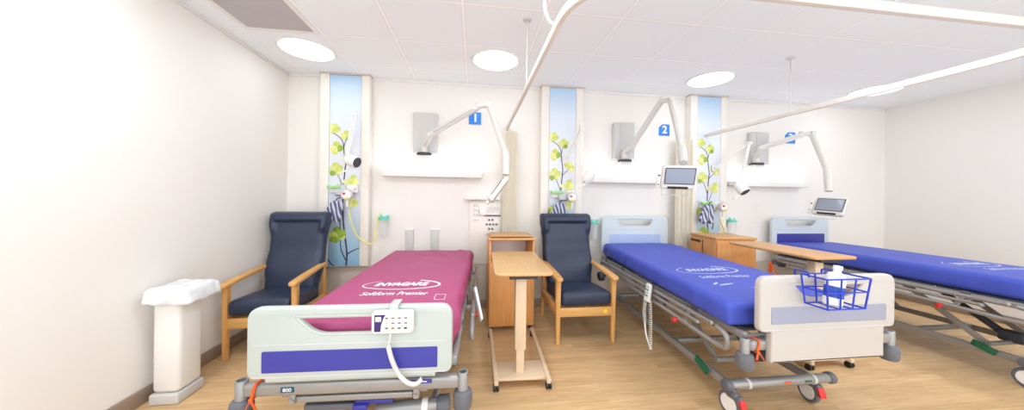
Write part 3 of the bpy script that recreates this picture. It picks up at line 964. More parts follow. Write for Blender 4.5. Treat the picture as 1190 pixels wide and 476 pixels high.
# ------------------------------------------------------------------ high-back armchairs
def armchair(label, loc, rz, sticker=False):
    t = thing('armchair', label, 'chair', loc, rz, 'navy high-back armchairs with beech frames')
    for s in (-1, 1):
        # front leg, tapering to the floor, running up to the arm
        mb = MB()
        tb = bmesh.new()
        bmesh.ops.create_cube(tb, size=1)
        for v in tb.verts:
            top = v.co.z > 0
            w, d = (0.046, 0.056) if top else (0.034, 0.04)
            v.co = Vector((s * 0.268 + v.co.x * w, -0.30 + v.co.y * d, 0.602 if top else 0.0))
        bmesh.ops.bevel(tb, geom=tb.edges[:], offset=0.006, segments=2, affect='EDGES')
        mb.merge(tb)
        mb.build('leg', M_beech, t)
        tb = bmesh.new()
        pts = [(0.385, 0.0), (0.425, 0.0), (0.345, 0.33), (0.315, 0.645), (0.26, 0.645), (0.29, 0.33)]
        mb = MB().prism(round_poly(pts, [0.006, 0.006, 0.1, 0.01, 0.01, 0.1]), 0.034, (), 0.005, 0,
                        Matrix.Translation((s * 0.258, 0, 0)) @ Matrix(((0, 0, 1, 0), (1, 0, 0, 0), (0, 1, 0, 0), (0, 0, 0, 1))))
        mb.build('leg', M_beech, t)
        # arm: a flat board, rounded at its front, swelling in the middle
        arm = [(-0.375, 0.0), (-0.36, 0.036), (-0.2, 0.040), (0.1, 0.034), (0.315, 0.026), (0.325, -0.02), (0.1, -0.026), (-0.2, -0.034), (-0.36, -0.034)]
        mb = MB()
        o2 = round_poly([(y, x) for y, x in arm], 0.02, 4)
        tb2 = MB().prism(o2, 0.032, (), 0.009)
        bm2 = tb2.bm
        for v in bm2.verts:
            y, x, z = v.co
            v.co = Vector((s * (0.268 + x), y, 0.614 + z + 0.038 * ((y + 0.375) / 0.7) + 0.006 * math.sin((y + 0.375) / 0.7 * PI)))
        tb2.build('armrest', M_beechy, t)
        MB().box((s * 0.268, 0.0, 0.30), (0.026, 0.58, 0.085), 0.006).build('side_rail', M_beechy, t)
    fr = MB().box((0, -0.302, 0.30), (0.50, 0.028, 0.085), 0.006).build('front_rail', M_beechx, t)
    if sticker:
        st = MB().cyl((0.19, -0.316, 0.30), (0.19, -0.3185, 0.30), 0.02, n=24).build('round_sticker', M_yellow, fr)
        st['label'] = 'round yellow sticker'
    MB().box((0, 0.285, 0.34), (0.46, 0.026, 0.07), 0.005).build('back_rail', M_beechx, t)
    def seat_fn(p, n):
        q = p.copy()
        if p.z > 0:
            u, v = p.x / 0.245, p.y / 0.29
            q.z += 0.022 * (1 - u * u) * (1 - v * v)
        q.z -= 0.05 * (p.y + 0.29) / 0.58
        if p.y < -0.2:
            q.y -= 0.015 * math.cos(p.z / 0.07 * 1.3)
        return q
    MB().rbox((0.243, 0.29, 0.068), 0.04, 20, seat_fn, 0, at(0, -0.035, 0.425)).build('seat', M_navy, t, angle=60)
    # back: a swelling pad with a wrapped headrest
    mb = MB()
    tb = bmesh.new()
    NU, NVv = 36, 56
    def hw(v):
        pts = ((0, 0.245), (0.12, 0.256), (0.25, 0.274), (0.38, 0.280), (0.52, 0.276), (0.64, 0.277), (0.76, 0.288), (0.87, 0.300), (1, 0.298))
        for (a, wa), (b, wb) in zip(pts, pts[1:]):
            if v <= b:
                k = (v - a) / (b - a); k = k * k * (3 - 2 * k)
                return wa + (wb - wa) * k
        return pts[-1][1]
    def sm(a, b, x):
        k = max(0, min(1, (x - a) / (b - a)))
        return k * k * (3 - 2 * k)
    grid = []
    for side in (0, 1):
        rows = []
        for j in range(NVv + 1):
            v = j / NVv
            row = []
            for i in range(NU + 1):
                u = -1 + 2 * i / NU
                # rounded top corners
                w = hw(v)
                edge = max(0.0, (v - 0.965) / 0.035)
                w_ = w - 0.028 * (1 - math.sqrt(max(0, 1 - edge * edge)))
                x = u * w_
                z = 0.41 + 0.77 * v
                yb = 0.195 + 0.20 * v + 0.02 * math.sin(v * PI)
                rim = (1 - abs(u) ** 10) ** 0.5 * (1 - abs(2 * v - 1) ** 26) ** 0.5
                if side == 0:
                    d = 0.07 + 0.028 * math.exp(-((v - 0.26) / 0.15) ** 2) * (1 - 0.35 * u * u)
                    head = max(sm(0.86, 0.905, v), sm(0.70, 0.80, abs(u)) * sm(0.70, 0.80, v))
                    d += 0.040 * head - 0.016 * math.exp(-((v - 0.52) / 0.12) ** 2)
                    y = yb - (d * rim + 0.004)
                else:
                    y = yb + 0.022 * rim
                row.append(tb.verts.new((x, y, z)))
            rows.append(row)
        grid.append(rows)
        for a, b in zip(rows, rows[1:]):
            for i in range(NU):
                tb.faces.new((a[i], a[i + 1], b[i + 1], b[i]) if side == 0 else (a[i + 1], a[i], b[i], b[i + 1]))
    f, k = grid
    for i in range(NU):
        tb.faces.new((f[0][i + 1], f[0][i], k[0][i], k[0][i + 1]))
        tb.faces.new((f[-1][i], f[-1][i + 1], k[-1][i + 1], k[-1][i]))
    for j in range(NVv):
        tb.faces.new((f[j][0], f[j + 1][0], k[j + 1][0], k[j][0]))
        tb.faces.new((f[j + 1][-1], f[j][-1], k[j][-1], k[j + 1][-1]))
    mb.merge(tb)
    mb.build('backrest', M_navy, t, angle=60)
    return t
c1 = armchair('navy high-back armchair with beech arms in the corner by the left wall', (-1.765, 3.06, 0), R(4))
c1.scale = (0.94, 1.0, 1.0)
armchair('navy high-back armchair with beech arms and a round yellow sticker, between two beds', (1.055, 3.035, 0), R(0), True)

# ------------------------------------------------------------------ bedside cabinets
def castor_small(parent, x, y, h=0.075):
    mb = MB().cyl((x - 0.012, y, 0.024), (x + 0.012, y, 0.024), 0.024, n=18, bev=0.004).box((x, y, 0.045), (0.03, 0.04, 0.022), 0.004)
    return mb.build('caster', M_black, parent)
t = thing('bedside_cabinet', 'beech bedside cabinet with an open top shelf behind the overbed table on the wooden floor', 'cabinet', (0.395, 3.295, 0), R(1))
w, d = 0.47, 0.42
mb = MB()
for s in (-1, 1):
    mb.box((s * (w / 2 - 0.009), 0, 0.48), (0.018, d, 0.88), 0.002)
mb.box((0, 0, 0.70), (w - 0.02, d - 0.01, 0.018), 0.002).box((0, 0, 0.06), (w - 0.02, d - 0.01, 0.02), 0.002)
mb.build('body', M_cab, t)
MB().box((0, d / 2 - 0.014, 0.5), (w - 0.036, 0.008, 0.82), 0.001).build('back_panel', M_white, t)
MB().box((0, -0.005, 0.932), (w + 0.025, d + 0.035, 0.022), 0.006, 3).build('top', M_cabt, t)
MB().box((0, -0.005, 0.955), (w - 0.03, d - 0.03, 0.003), 0.001).build('top_inlay', M_cabt, t)
for s, ww in ((-1, 0.262), (1, 0.188)):
    xc = -w / 2 + 0.002 + 0.131 if s < 0 else w / 2 - 0.002 - 0.094
    dd = MB().box((xc, -d / 2 - 0.009, 0.368), (ww - 0.003, 0.018, 0.645), 0.003).build('door', M_cab, t)
    MB().box((xc + (0.08 if s < 0 else -0.06), -d / 2 - 0.022, 0.62), (0.02, 0.012, 0.09), 0.004).build('door_handle', M_greymid, dd)
for x in (-0.2, 0.2):
    for y in (-0.17, 0.17):
        castor_small(t, x, y)

t = thing('bedside_cabinet', 'closed-front beech bedside cabinet standing beyond the middle bed', 'cabinet', (2.935, 3.265, 0), R(-6))
w, d = 0.45, 0.44
mb = MB().box((0, 0, 0.50), (w, d, 0.84), 0.004)
mb.build('body', M_cab, t)
MB().box((0, -0.004, 0.932), (w + 0.02, d + 0.03, 0.024), 0.007, 3).build('top', M_cabt, t)
MB().box((0, -d / 2 - 0.009, 0.76), (w - 0.012, 0.018, 0.27), 0.003).build('drawer', M_cab, t)
dd = MB().box((0, -d / 2 - 0.009, 0.36), (w - 0.012, 0.018, 0.51), 0.003).build('door', M_cab, t)
MB().box((0.17, -d / 2 - 0.022, 0.52), (0.02, 0.012, 0.09), 0.004).build('door_handle', M_greymid, dd)
sp = MB().box((-w / 2 - 0.006, 0.12, 0.62), (0.012, 0.22, 0.54), 0.003).build('side_flap', M_cab, t)
MB().box((-w / 2 - 0.0125, 0.12, 0.865), (0.004, 0.18, 0.028), 0.001).box((-w / 2 - 0.002, 0.005, 0.62), (0.004, 0.008, 0.54), 0.001).build('finger_slot', M_black, sp)
for x in (-0.19, 0.19):
    for y in (-0.2, 0.2):
        castor_small(t, x, y)

# ------------------------------------------------------------------ overbed tables
M_cabty = wood('warm_beech_laminate_board', (214, 164, 110), (198, 146, 92), axis='Y', rough=0.38)
def overbed_table(label, loc, rz, H, m_top):
    t = thing('overbed_table', label, 'table', loc, rz, 'overbed tables with beech tops')
    MB().prism(rrect(0.42, 0.84, 0.045), 0.024, (), 0.008, 0, at(0, 0, H - 0.012)).build('table_top', m_top, t)
    u = MB().box((0, -0.27, H - 0.04), (0.20, 0.22, 0.03), 0.004).box((-0.1, -0.29, H - 0.034), (0.12, 0.03, 0.018), 0.004)
    u.build('top_bracket', M_dark, t)
    if H < 0.9:
        MB().box((-0.175, -0.06, H - 0.045), (0.05, 0.34, 0.035), 0.008).build('tray_runner', M_white, t)
    MB().box((-0.008, -0.265, (0.24 + H - 0.05) / 2), (0.082, 0.07, H - 0.05 - 0.24), 0.008).build('outer_column', M_beige, t)
    MB().box((-0.008, -0.265, 0.16), (0.060, 0.05, 0.25), 0.005).build('inner_column', M_beige, t)
    MB().box((0, -0.24, 0.062), (0.37, 0.23, 0.022), 0.006).build('base_plate', M_beige, t)
    for s in (-1, 1):
        MB().bar((s * 0.187, -0.40, 0.065), (s * 0.205, 0.46, 0.065), 0.032, 0.034, 0.006).build('base_leg', M_beige, t)
        for y, x in ((-0.375, 0.188), (0.435, 0.205)):
            mb = MB().cyl((s * x - 0.02, y, 0.026), (s * x - 0.004, y, 0.026), 0.026, n=18, bev=0.003).cyl((s * x + 0.004, y, 0.026), (s * x + 0.02, y, 0.026), 0.026, n=18, bev=0.003)
            mb.box((s * x, y, 0.04), (0.022, 0.036, 0.03), 0.006)
            mb.build('caster', M_black, t)
overbed_table('overbed table with a pale beech top and beige column, beside the pink mattress bed', (0.37, 2.495, 0), R(-1.5), 0.838, M_top)
overbed_table('overbed table with a beech top raised high, in front of the closed-front cabinet', (2.90, 2.50, 0), R(0), 0.92, M_cabty)

# ------------------------------------------------------------------ profiling beds
def bed_caster(parent, x, y, pedal=True, turn=0.0):
    M = at(x, y, 0) @ Matrix.Rotation(turn, 4, 'Z')
    c = MB().lathe([(0.0, -0.016), (0.052, -0.018), (0.058, -0.012), (0.058, 0.012), (0.052, 0.018), (0.0, 0.016)], 28, 0, M @ at(0, 0.02, 0.075) @ Matrix.Rotation(R(90), 4, 'Y'))
    h_ = MB().box((0, 0.0, 0.138), (0.05, 0.085, 0.05), 0.02, 3, 0, M).box((0, -0.045, 0.125), (0.044, 0.03, 0.06), 0.012, 2, 0, M)
    c = c.build('caster', M_white, parent)
    h_.cyl((x, y, 0.14), (x, y, 0.18), 0.02).build('caster_fork', M_greymid, c)
    MB().lathe([(0.057, -0.017), (0.07, -0.015), (0.075, -0.006), (0.075, 0.006), (0.07, 0.015), (0.057, 0.017)], 32, 0, M @ at(0, 0.02, 0.075) @ Matrix.Rotation(R(90), 4, 'Y'), True).build('tyre', M_greymid, c)
    if pedal:
        MB().box((0, 0, 0), (0.042, 0.018, 0.062), 0.006, 2, 0, M @ at(0, -0.066, 0.108) @ Matrix.Rotation(R(-22), 4, 'X')).build('brake_pedal', M_red, c)
    return c

def end_board(parent, name, y, w, z0, z1, slot, stripe, m_board, m_stripe, grooves=(), shoulders=0.0, slotw=0.24, step=0.018, slotk=0.66):
    """Moulded panel with a hand slot, a coloured insert and shallow grooves. facing 1: front looks along -y."""
    h = z1 - z0
    zc = (z0 + z1) / 2
    if shoulders:
        o = round_poly([(-w / 2, z1 - zc), (w / 2, z1 - zc), (w / 2, z0 + step - zc), (w / 2 - shoulders, z0 + step - zc), (w / 2 - shoulders, z0 - zc),
                        (-w / 2 + shoulders, z0 - zc), (-w / 2 + shoulders, z0 + step - zc), (-w / 2, z0 + step - zc)], [0.06, 0.06, 0.05, 0.008, 0.006, 0.006, 0.008, 0.05], 6)
        o = o[::-1]
    else:
        o = rrect(w, h, 0.055)
    zt, zb = slot
    hole = round_poly([(-slotw, zt - zc), (slotw, zt - zc), (slotw * slotk, zb - zc), (-slotw * slotk, zb - zc)], [0.012, 0.012, 0.09, 0.09], 6)
    T = Matrix.Translation((0, y, zc)) @ XZ
    mb = MB().prism(o, 0.042, [hole], 0.011, 0, T)
    # moulded lip round the slot
    lip = [Vector((p[0], y - 0.012, zc + p[1])) for p in hole]
    mb.tube(lip, 0.010, 8, 0, closed=True)
    b = mb.build(name, m_board, parent)
    zs1, zs0, ws = stripe
    MB().prism(rrect(ws, zs1 - zs0, 0.006), 0.004, (), 0.001, 0, Matrix.Translation((0, y - 0.0225, (zs0 + zs1) / 2)) @ XZ).build('colour_insert', m_stripe, b)
    g = MB()
    n = 0
    for zg in grooves:
        g.box((0, y - 0.0212, zg), (w - 0.05, 0.004, 0.006), 0.0015)
        n += 1
    if n:
        g.build('groove_line', M_grey, b)
    else:
        g.bm.free()
    return b

def profiling_bed(name, label, loc, rz, dz, foot, head, base_off=0.0, rail_len=(-0.92, 0.86), tilt=0.0, twist=0.0):
    t = thing(name, label, 'bed', loc, rz, 'height-adjustable ward beds')
    zf = 0.56 + dz
    # mattress frame
    mb = MB()
    for s in (-1, 1):
        mb.bar((s * 0.445, -1.0, zf), (s * 0.445, 1.0, zf), 0.032, 0.046, 0.008, seg=3)
    for y in (-0.98, -0.5, 0.0, 0.5, 0.98):
        mb.bar((-0.44, y, zf - 0.01), (0.44, y, zf - 0.01), 0.03, 0.03, 0.004)
    mb.build('bed_frame', M_silver, t)
    dk = MB()
    for y0, y1 in ((-0.97, -0.42), (-0.40, -0.02), (0.0, 0.20), (0.22, 0.97)):
        dk.box((0, (y0 + y1) / 2, zf + 0.026), (0.85, y1 - y0, 0.014), 0.004)
    dk.build('deck_boards', M_dark, t)
    for s in (-1, 1):
        for y in (-0.6, -0.1, 0.45, 0.85):
            MB().box((s * 0.464, y, zf + 0.012), (0.010, 0.05, 0.05), 0.004).build('mattress_retainer', M_greymid, t)
    # foot cross rail with hollow corner posts and bumpers
    zr = 0.487 + dz
    fr = MB().box((0, -1.035, zr), (0.95, 0.046, 0.058), 0.014, 3)
    fr.box((-0.30, -1.0, zr - 0.012), (0.05, 0.06, 0.08), 0.006).box((0.30, -1.0, zr - 0.012), (0.05, 0.06, 0.08), 0.006)
    fr.build('foot_rail', M_silver, t)
    for s in (-1, 1):
        T = at(s * 0.492, -1.035, 0)
        p = MB().lathe([(0.024, zr - 0.10), (0.025, zr - 0.09), (0.025, zr + 0.040), (0.023, zr + 0.043), (0.018, zr + 0.043), (0.017, zr + 0.01), (0.0, zr + 0.005)], 28, 0, T).build('corner_post', M_silver, t)
        MB().cyl((s * 0.492, -1.035, zr + 0.012), (s * 0.492, -1.035, zr + 0.036), 0.0178, n=20).build('post_hole_shade', M_dark, p)  # dark disc standing in for the shade inside the hollow post
        MB().lathe([(0.0, zr - 0.135), (0.036, zr - 0.133), (0.044, zr - 0.12), (0.047, zr - 0.075), (0.041, zr - 0.05), (0.031, zr - 0.042), (0.024, zr - 0.042)], 28, 0, T).build('bumper_cup', M_greymid, p)
        if head:
            MB().lathe([(0.0, zr - 0.03), (0.028, zr - 0.03), (0.034, zr), (0.028, zr + 0.03), (0.0, zr + 0.03)], 24, 0, at(s * 0.44, 1.0, 0)).build('head_bumper', M_greymid, t)
    # pull bar hung below the foot rail
    hb = MB().box((0.0, -1.03, zr - 0.058), (0.52, 0.02, 0.028), 0.006, 3)
    for s in (-1, 1):
        hb.box((s * 0.275, -1.03, zr - 0.05), (0.03, 0.03, 0.05), 0.006).cyl((s * 0.275, -1.05, zr - 0.06), (s * 0.275, -1.01, zr - 0.06), 0.012, n=14)
    hb.build('pull_bar', M_silver, t)
    # head and foot boards
    foot(t, dz)
    if head:
        head(t, dz)
    # folded side rails
    for s in (-1, 1):
        X = s * 0.515
        y0, y1 = rail_len
        mb = MB()
        zt = 0.567 + dz
        for k, (a, b) in enumerate(((y0 + 0.10, y1), (y0 + 0.22, y1 - 0.05))):
            z = zt - 0.045 * k
            mb.tube([(X, a, z), (X, b, z)], 0.0145, 10)
            mb.ball((X, a, z), (0.0175, 0.02, 0.0175))
            mb.ball((X, b, z), (0.0175, 0.02, 0.0175))
        lowp = fillet([(X, y0 + 0.06, zt - 0.004), (X, y0 - 0.02, zt - 0.02), (X, y0 - 0.03, zt - 0.105), (X, y0 + 0.10, zt - 0.115), (X, y0 + 0.55, zt - 0.095), (X, y1 - 0.10, zt - 0.09)], 0.06, 6)
        mb.tube(lowp, 0.016, 10)
        mb.build('side_rail', M_silver, t)
        pm = MB()
        for y in (y0 + 0.30, (y0 + y1) / 2, y1 - 0.15):
            pm.bar((X, y, zt + 0.012), (X, y + 0.05, zt - 0.11), 0.012, 0.03, 0.004)
            pm.box((s * 0.482, y, zf - 0.012), (0.05, 0.03, 0.03), 0.005)
        pm.build('rail_bracket', M_silver, t)
        MB().cyl((s * 0.53, y0 + 0.42, zt - 0.115), (s * 0.56, y0 + 0.42, zt - 0.125), 0.018, 0.014, 14).build('release_knob', M_red, t)
    # base frame
    bo = base_off
    bm_ = MB()
    for s in (-1, 1):
        bm_.bar((bo + s * 0.31 - twist, -0.82, 0.18), (bo + s * 0.31 + twist, 0.90, 0.18), 0.034, 0.052, 0.008, seg=3)
    bm_.bar((bo - 0.31, 0.88, 0.19), (bo + 0.31, 0.88, 0.19), 0.05, 0.05, 0.01)
    bm_.bar((bo - 0.30, -0.25, 0.19), (bo + 0.30, -0.25, 0.19), 0.04, 0.04, 0.008)
    bm_.build('base_frame', M_silver, t)
    ct = MB().cyl((bo - 0.36, -0.84, 0.19), (bo + 0.36, -0.84, 0.19), 0.030, n=24, bev=0.006).build('base_cross_tube', M_silver, t)
    for xx in (-0.24, 0.24):
        MB().cyl((bo + xx - 0.01, -0.84, 0.19), (bo + xx + 0.01, -0.84, 0.19), 0.033, n=24).build('tube_collar', M_grey, ct)
    st = MB().box((bo + 0.03, -0.8705, 0.195), (0.05, 0.003, 0.014), 0.001).build('warning_sticker', M_orange, ct)
    MB().box((bo + 0.18, -0.8705, 0.195), (0.05, 0.003, 0.012), 0.001).build('green_sticker', M_green, ct)
    for xx in (-0.3775, 0.3775):
        MB().cyl((bo + xx - 0.0225, -0.84, 0.19), (bo + xx + 0.0225, -0.84, 0.19), 0.036, n=24, bev=0.008).build('tube_end_cap', M_greymid, ct)
    # lifting links and actuators
    for s in (-1, 1):
        MB().bar((bo + s * 0.25, -0.62, 0.21), (s * 0.27, -0.12, zf - 0.03), 0.022, 0.045, 0.006).build('lifting_link', M_silver, t)
        MB().bar((bo + s * 0.25, 0.22, 0.21), (s * 0.27, 0.70, zf - 0.03), 0.022, 0.045, 0.006).build('lifting_link', M_silver, t)
    MB().tube([(bo - 0.27, -0.62, 0.225), (bo + 0.27, -0.62, 0.225)], 0.018, 10).tube([(-0.28, -0.12, zf - 0.035), (0.28, -0.12, zf - 0.035)], 0.016, 10).build('link_axle', M_silver, t)
    MB().cyl((0.0, -0.60, 0.26), (0.0, -0.20, zf - 0.07), 0.028, 0.022).box((0.0, -0.62, 0.27), (0.09, 0.13, 0.09), 0.015).build('lift_motor', M_dark, t)
    MB().cyl((0.06, 0.1, zf - 0.06), (0.06, 0.55, zf - 0.05), 0.03).build('backrest_motor', M_dark, t)
    MB().tube(spline([(-0.16, -0.92, zr - 0.03), (-0.10, -0.86, zr - 0.08), (0.02, -0.76, 0.33), (0.05, -0.66, 0.28)], 6), 0.022, 10).build('curved_link', M_dark, t)
    for x, y, tr in ((bo - 0.34 - twist * 0.3, -0.86, R(6)), (bo + 0.34 - twist, -0.80, R(-8)), (bo - 0.34, 0.90, R(4)), (bo + 0.34, 0.90, R(2))):
        bed_caster(t, x, y, True, tr)
    if tilt:
        done = set()
        for c in t.children:
            for o_ in [c] + list(c.children):
                if c.name.split('.')[0] in ('bed_frame', 'deck_boards', 'mattress_retainer', 'side_rail', 'rail_bracket', 'release_knob') and o_.data.name not in done:
                    done.add(o_.data.name)
                    for v in o_.data.vertices:
                        v.co.z += tilt * (v.co.y - 0.8)
    MB().bar((bo - 0.352 - twist, -0.70, 0.19), (bo - 0.352 - twist * 0.85, -0.58, 0.23), 0.02, 0.05, 0.006).build('brake_lever', M_green, t)
    return t

# --- pink mattress bed
def foot_low(t, dz):
    end_board(t, 'footboard', -1.062, 0.885, 0.534 + dz, 0.866 + dz, (0.825 + dz, 0.742 + dz), (0.676 + dz, 0.582 + dz, 0.755), M_fb, M_blue,
              (0.702 + dz, 0.562 + dz), 0.075, 0.245)
def foot_deep(t, dz):
    end_board(t, 'footboard', -1.066, 0.90, 0.40 + dz, 0.887 + dz, (0.840 + dz, 0.755 + dz), (0.715 + dz, 0.620 + dz, 0.76), M_fb2, M_slate,
              (0.588 + dz,), 0.075, 0.245, 0.175)
def head_peri(t, dz):
    end_board(t, 'headboard', 1.05, 0.89, 0.60 + dz, 1.075 + dz, (1.050 + dz, 0.955 + dz), (0.86 + dz, 0.74 + dz, 0.68), M_hb, M_peri, (0.918 + dz,), 0.0, 0.245, 0.018, 0.85)
def head_blue(t, dz):
    end_board(t, 'headboard', 1.05, 0.89, 0.60 + dz, 1.075 + dz, (1.050 + dz, 0.955 + dz), (0.862 + dz, 0.74 + dz, 0.74), M_hb, M_blue, (0.918 + dz,), 0.0, 0.25, 0.018, 0.85)

b1 = profiling_bed('profiling_bed', 'grey framed ward bed under the pink mattress, its blue striped footboard facing us', (-0.50, 2.52, 0), R(-1.8), 0.0, foot_low, None, 0.0, (-0.55, 0.9))
lb = MB().box((-0.285, -1.0595, 0.490), (0.056, 0.004, 0.024), 0.001).build('name_plate', M_teal, b1)
MB().text('800', 0.022, Matrix.Translation((-0.285, -1.062, 0.490)) @ XZ, 0, 0.0003, 0, 0.0002, width=0.036).build('plate_lettering', M_ink, lb, smooth=False)
lb = MB().box((0.285, -1.0595, 0.503), (0.13, 0.004, 0.018), 0.001).build('blue_sticker', M_blue, b1)
MB().box((0.285, -1.062, 0.503), (0.085, 0.001, 0.004), 0).build('sticker_lettering', M_ink, lb, smooth=False)
MB().box((0.06, -0.94, 0.362), (0.18, 0.07, 0.024), 0.008).box((0.0, -0.96, 0.345), (0.07, 0.07, 0.03), 0.01).build('foot_pedal', M_blue, b1)
MB().box((-0.16, -0.92, 0.325), (0.24, 0.05, 0.03), 0.006).bar((-0.22, -0.90, 0.31), (-0.15, -0.86, 0.42), 0.02, 0.03, 0.004).bar((-0.15, -0.90, 0.31), (-0.08, -0.86, 0.42), 0.02, 0.03, 0.004).bar((-0.08, -0.90, 0.31), (-0.01, -0.86, 0.42), 0.02, 0.03, 0.004).build('pedal_frame', M_greymid, b1)
tb_ = MB().cyl((0.05, -0.90, 0.268), (0.36, -0.90, 0.285), 0.036, n=24, bev=0.005).build('lift_column', M_silver, b1)
MB().cyl((0.355, -0.90, 0.285), (0.42, -0.90, 0.288), 0.045, n=24, bev=0.008).build('column_cap', M_greymid, tb_)
MB().cyl((0.28, -0.90, 0.2806), (0.31, -0.90, 0.2823), 0.0368, n=24).build('column_label', M_white, tb_)
wl = MB().bar((0.52, -0.15, 0.66), (0.575, -0.30, 0.47), 0.02, 0.055, 0.006)
wl.build('rail_latch', M_white, b1)

b2 = profiling_bed('profiling_bed', 'grey framed ward bed under the blue mattress with its whole side in view, pale headboard', (2.035, 2.58, 0), R(0), 0.055, foot_deep, head_peri, -0.04, tilt=0.025, twist=0.045)
MB().cyl((-0.53, 0.78, 0.46), (-0.59, 0.78, 0.455), 0.055, 0.048, 24, 0, 0.012).box((-0.515, 0.78, 0.50), (0.03, 0.05, 0.09), 0.006).build('rail_motor', M_dark, b2)
b3 = profiling_bed('profiling_bed', 'ward bed cut by the photo edge, headboard with a solid blue insert', (4.44, 2.58, 0), R(0), 0.055, foot_deep, head_blue, 0.0)
lv = [Vector(p) - b3.location for p in ((3.851, 3.500, 0.562), (3.854, 3.500, 0.371), (3.842, 3.480, 0.544), (3.868, 3.400, 0.386))]
MB().bar(lv[0], lv[1], 0.03, 0.022, 0.004).bar(lv[2], lv[3], 0.016, 0.012, 0.003).build('orange_lever', M_orange, b3)
MB().box((-0.49, 0.86, 0.54), (0.06, 0.07, 0.06), 0.01).build('rail_motor', M_dark, b3)

# ------------------------------------------------------------------ mattresses
def mattress(label, loc, rz, w, l, h, mcover, mprint, seed, wr=0.004, tilt=0.0, taper=0.0, lx=0.0, ly=0.0, side_wr=1.0):
    t = thing('mattress', label, 'mattress', loc, rz, 'foam mattresses on the beds')
    hx, hy, hz = w / 2, l / 2, h / 2
    def top(x, y):
        u, v = x / hx, y / hy
        z = 0.012 * (1 - u * u) * (1 - v ** 4)
        z += wr * 0.9 * noise.noise(Vector((x * 2.2 + seed, y * 1.4, 0.3)))
        f = abs(noise.noise(Vector((x * 5 + y * 2.6, y * 1.5 - x * 1.2, seed))))
        z += wr * 1.4 * max(0, 0.22 - f) / 0.22 * max(0.0, min(1.0, (v + 0.15) * 1.2)) * max(0, 0.4 + u * 0.6)
        return z
    def topw(x, y):
        return top(x, y) + tilt * y
    def fn(p, n):
        q = p.copy()
        k = (p.z + hz) / (2 * hz)
        if n.z > 0.25:
            q.z += top(p.x, p.y) * min(1, (n.z - 0.25) / 0.6)
        side = max(0.0, 1 - abs(n.z) * 1.15)
        if side > 0:
            s_ = noise.noise(Vector((p.x * 9 + p.y * 9, p.z * 5 + seed, 1.7)))
            s2 = math.sin(p.y * 34 + p.z * 22 + 2 * noise.noise(Vector((p.y * 3, seed, 0)))) * (1 - k)
            q += n * (wr * 2.2 * s_ + wr * 0.9 * side_wr * s2 + 0.010 * math.sin(k * PI)) * side
        q.z += tilt * p.y
        if taper and p.x > 0:
            q.x -= taper * (p.x / hx) * max(0, 0.5 - p.y / hy * 0.5) ** 1.3
        return q
    MB().rbox((hx, hy, hz), 0.034, 46, fn, 0, at(0, 0, hz)).build('cover', mcover, t, angle=75)
    def warp(off):
        def f(c):
            return Vector((c.x, c.y, h + topw(c.x, c.y) + off + (c.z)))
        return f
    lg = MB()
    cy_ = -hy + 0.56 + ly
    # open oval swoosh
    def ring(cx_, cy2, rx, ry, a0, a1, w0, w1):
        tb = bmesh.new()
        A, B = [], []
        n = 60
        for i in range(n + 1):
            k = i / n
            a = R(a0 + (a1 - a0) * k)
            ww = w0 + (w1 - w0) * k
            x, y = cx_ + rx * math.cos(a), cy2 + ry * math.sin(a)
            nx, ny = math.cos(a) / rx, math.sin(a) / ry
            ln = math.hypot(nx, ny)
            nx, ny = nx / ln, ny / ln
            for sgn, lst in ((1, A), (-1, B)):
                X, Y = x + nx * ww * sgn, y + ny * ww * sgn
                lst.append(tb.verts.new((X, Y, h + topw(X, Y) + 0.0016)))
        for i in range(n):
            tb.faces.new((A[i], A[i + 1], B[i + 1], B[i]))
        lg.merge(tb)
    ring(lx, cy_, 0.25, 0.105, 128, 425, 0.003, 0.010)
    lg.text('INVACARE', 0.10, at(lx - 0.005, cy_ + 0.004, 0), 0, 0.0002, 0.22, 0.004, width=0.35, warp=warp(0.0016))
    for yy in (-0.016, 0.0):
        lg.box((lx + 0.035, cy_ + yy + 0.012, h + topw(0.035, cy_) + 0.0012), (0.16, 0.005, 0.001))
    lg.text('Softform Premier', 0.085, at(lx, cy_ - 0.185, 0), 0, 0.0002, 0.25, 0.001, width=0.40, warp=warp(0.0016))
    # small marks nearer the foot: a leaf-like foot mark and a thin square
    mk = MB()
    def blob(pts, off=0.0016):
        tb = bmesh.new()
        tb.faces.new([tb.verts.new((x, y, h + topw(x, y) + off)) for x, y in pts])
        mk.merge(tb)
    for (bx, by, a, ln, wd) in ((-0.20, -hy + 0.30, 12, 0.13, 0.02), (-0.26, -hy + 0.325, 35, 0.07, 0.02), (0.02, -hy + 0.22, -3, 0.22, 0.010)) if lx else ((-0.06, -hy + 0.075, 24, 0.11, 0.03), (-0.075, -hy + 0.058, 8, 0.085, 0.026), (-0.02, -hy + 0.105, 50, 0.05, 0.022)):
        pts = []
        for k in range(14):
            th = 2 * PI * k / 14
            x, y = ln / 2 * math.cos(th), wd / 2 * math.sin(th)
            pts.append((bx + x * math.cos(R(a)) - y * math.sin(R(a)), by + x * math.sin(R(a)) + y * math.cos(R(a))))
        blob(pts)
    sq = [(0.255, cy_ - 0.20), (0.315, cy_ - 0.20), (0.315, cy_ - 0.29), (0.255, cy_ - 0.29)]
    for a, b in zip(sq, sq[1:] + sq[:1]):
        A, B = Vector((a[0], a[1], h + topw(*a) + 0.001)), Vector((b[0], b[1], h + topw(*b) + 0.001))
        lg.bar(A, B, 0.003, 0.001, 0)
    mk.build('printed_mark', mprint, t, smooth=False)
    o = lg.build('printed_logo', mprint, t, smooth=False)
    return t
mattress('raspberry pink foam mattress with a white oval logo, lying on the bed without a headboard', (-0.465, 2.535, 0.597), R(-1.3), 0.86, 1.95, 0.155, M_pink, M_ink, 3.1, 0.0095, 0.0, 0.035)
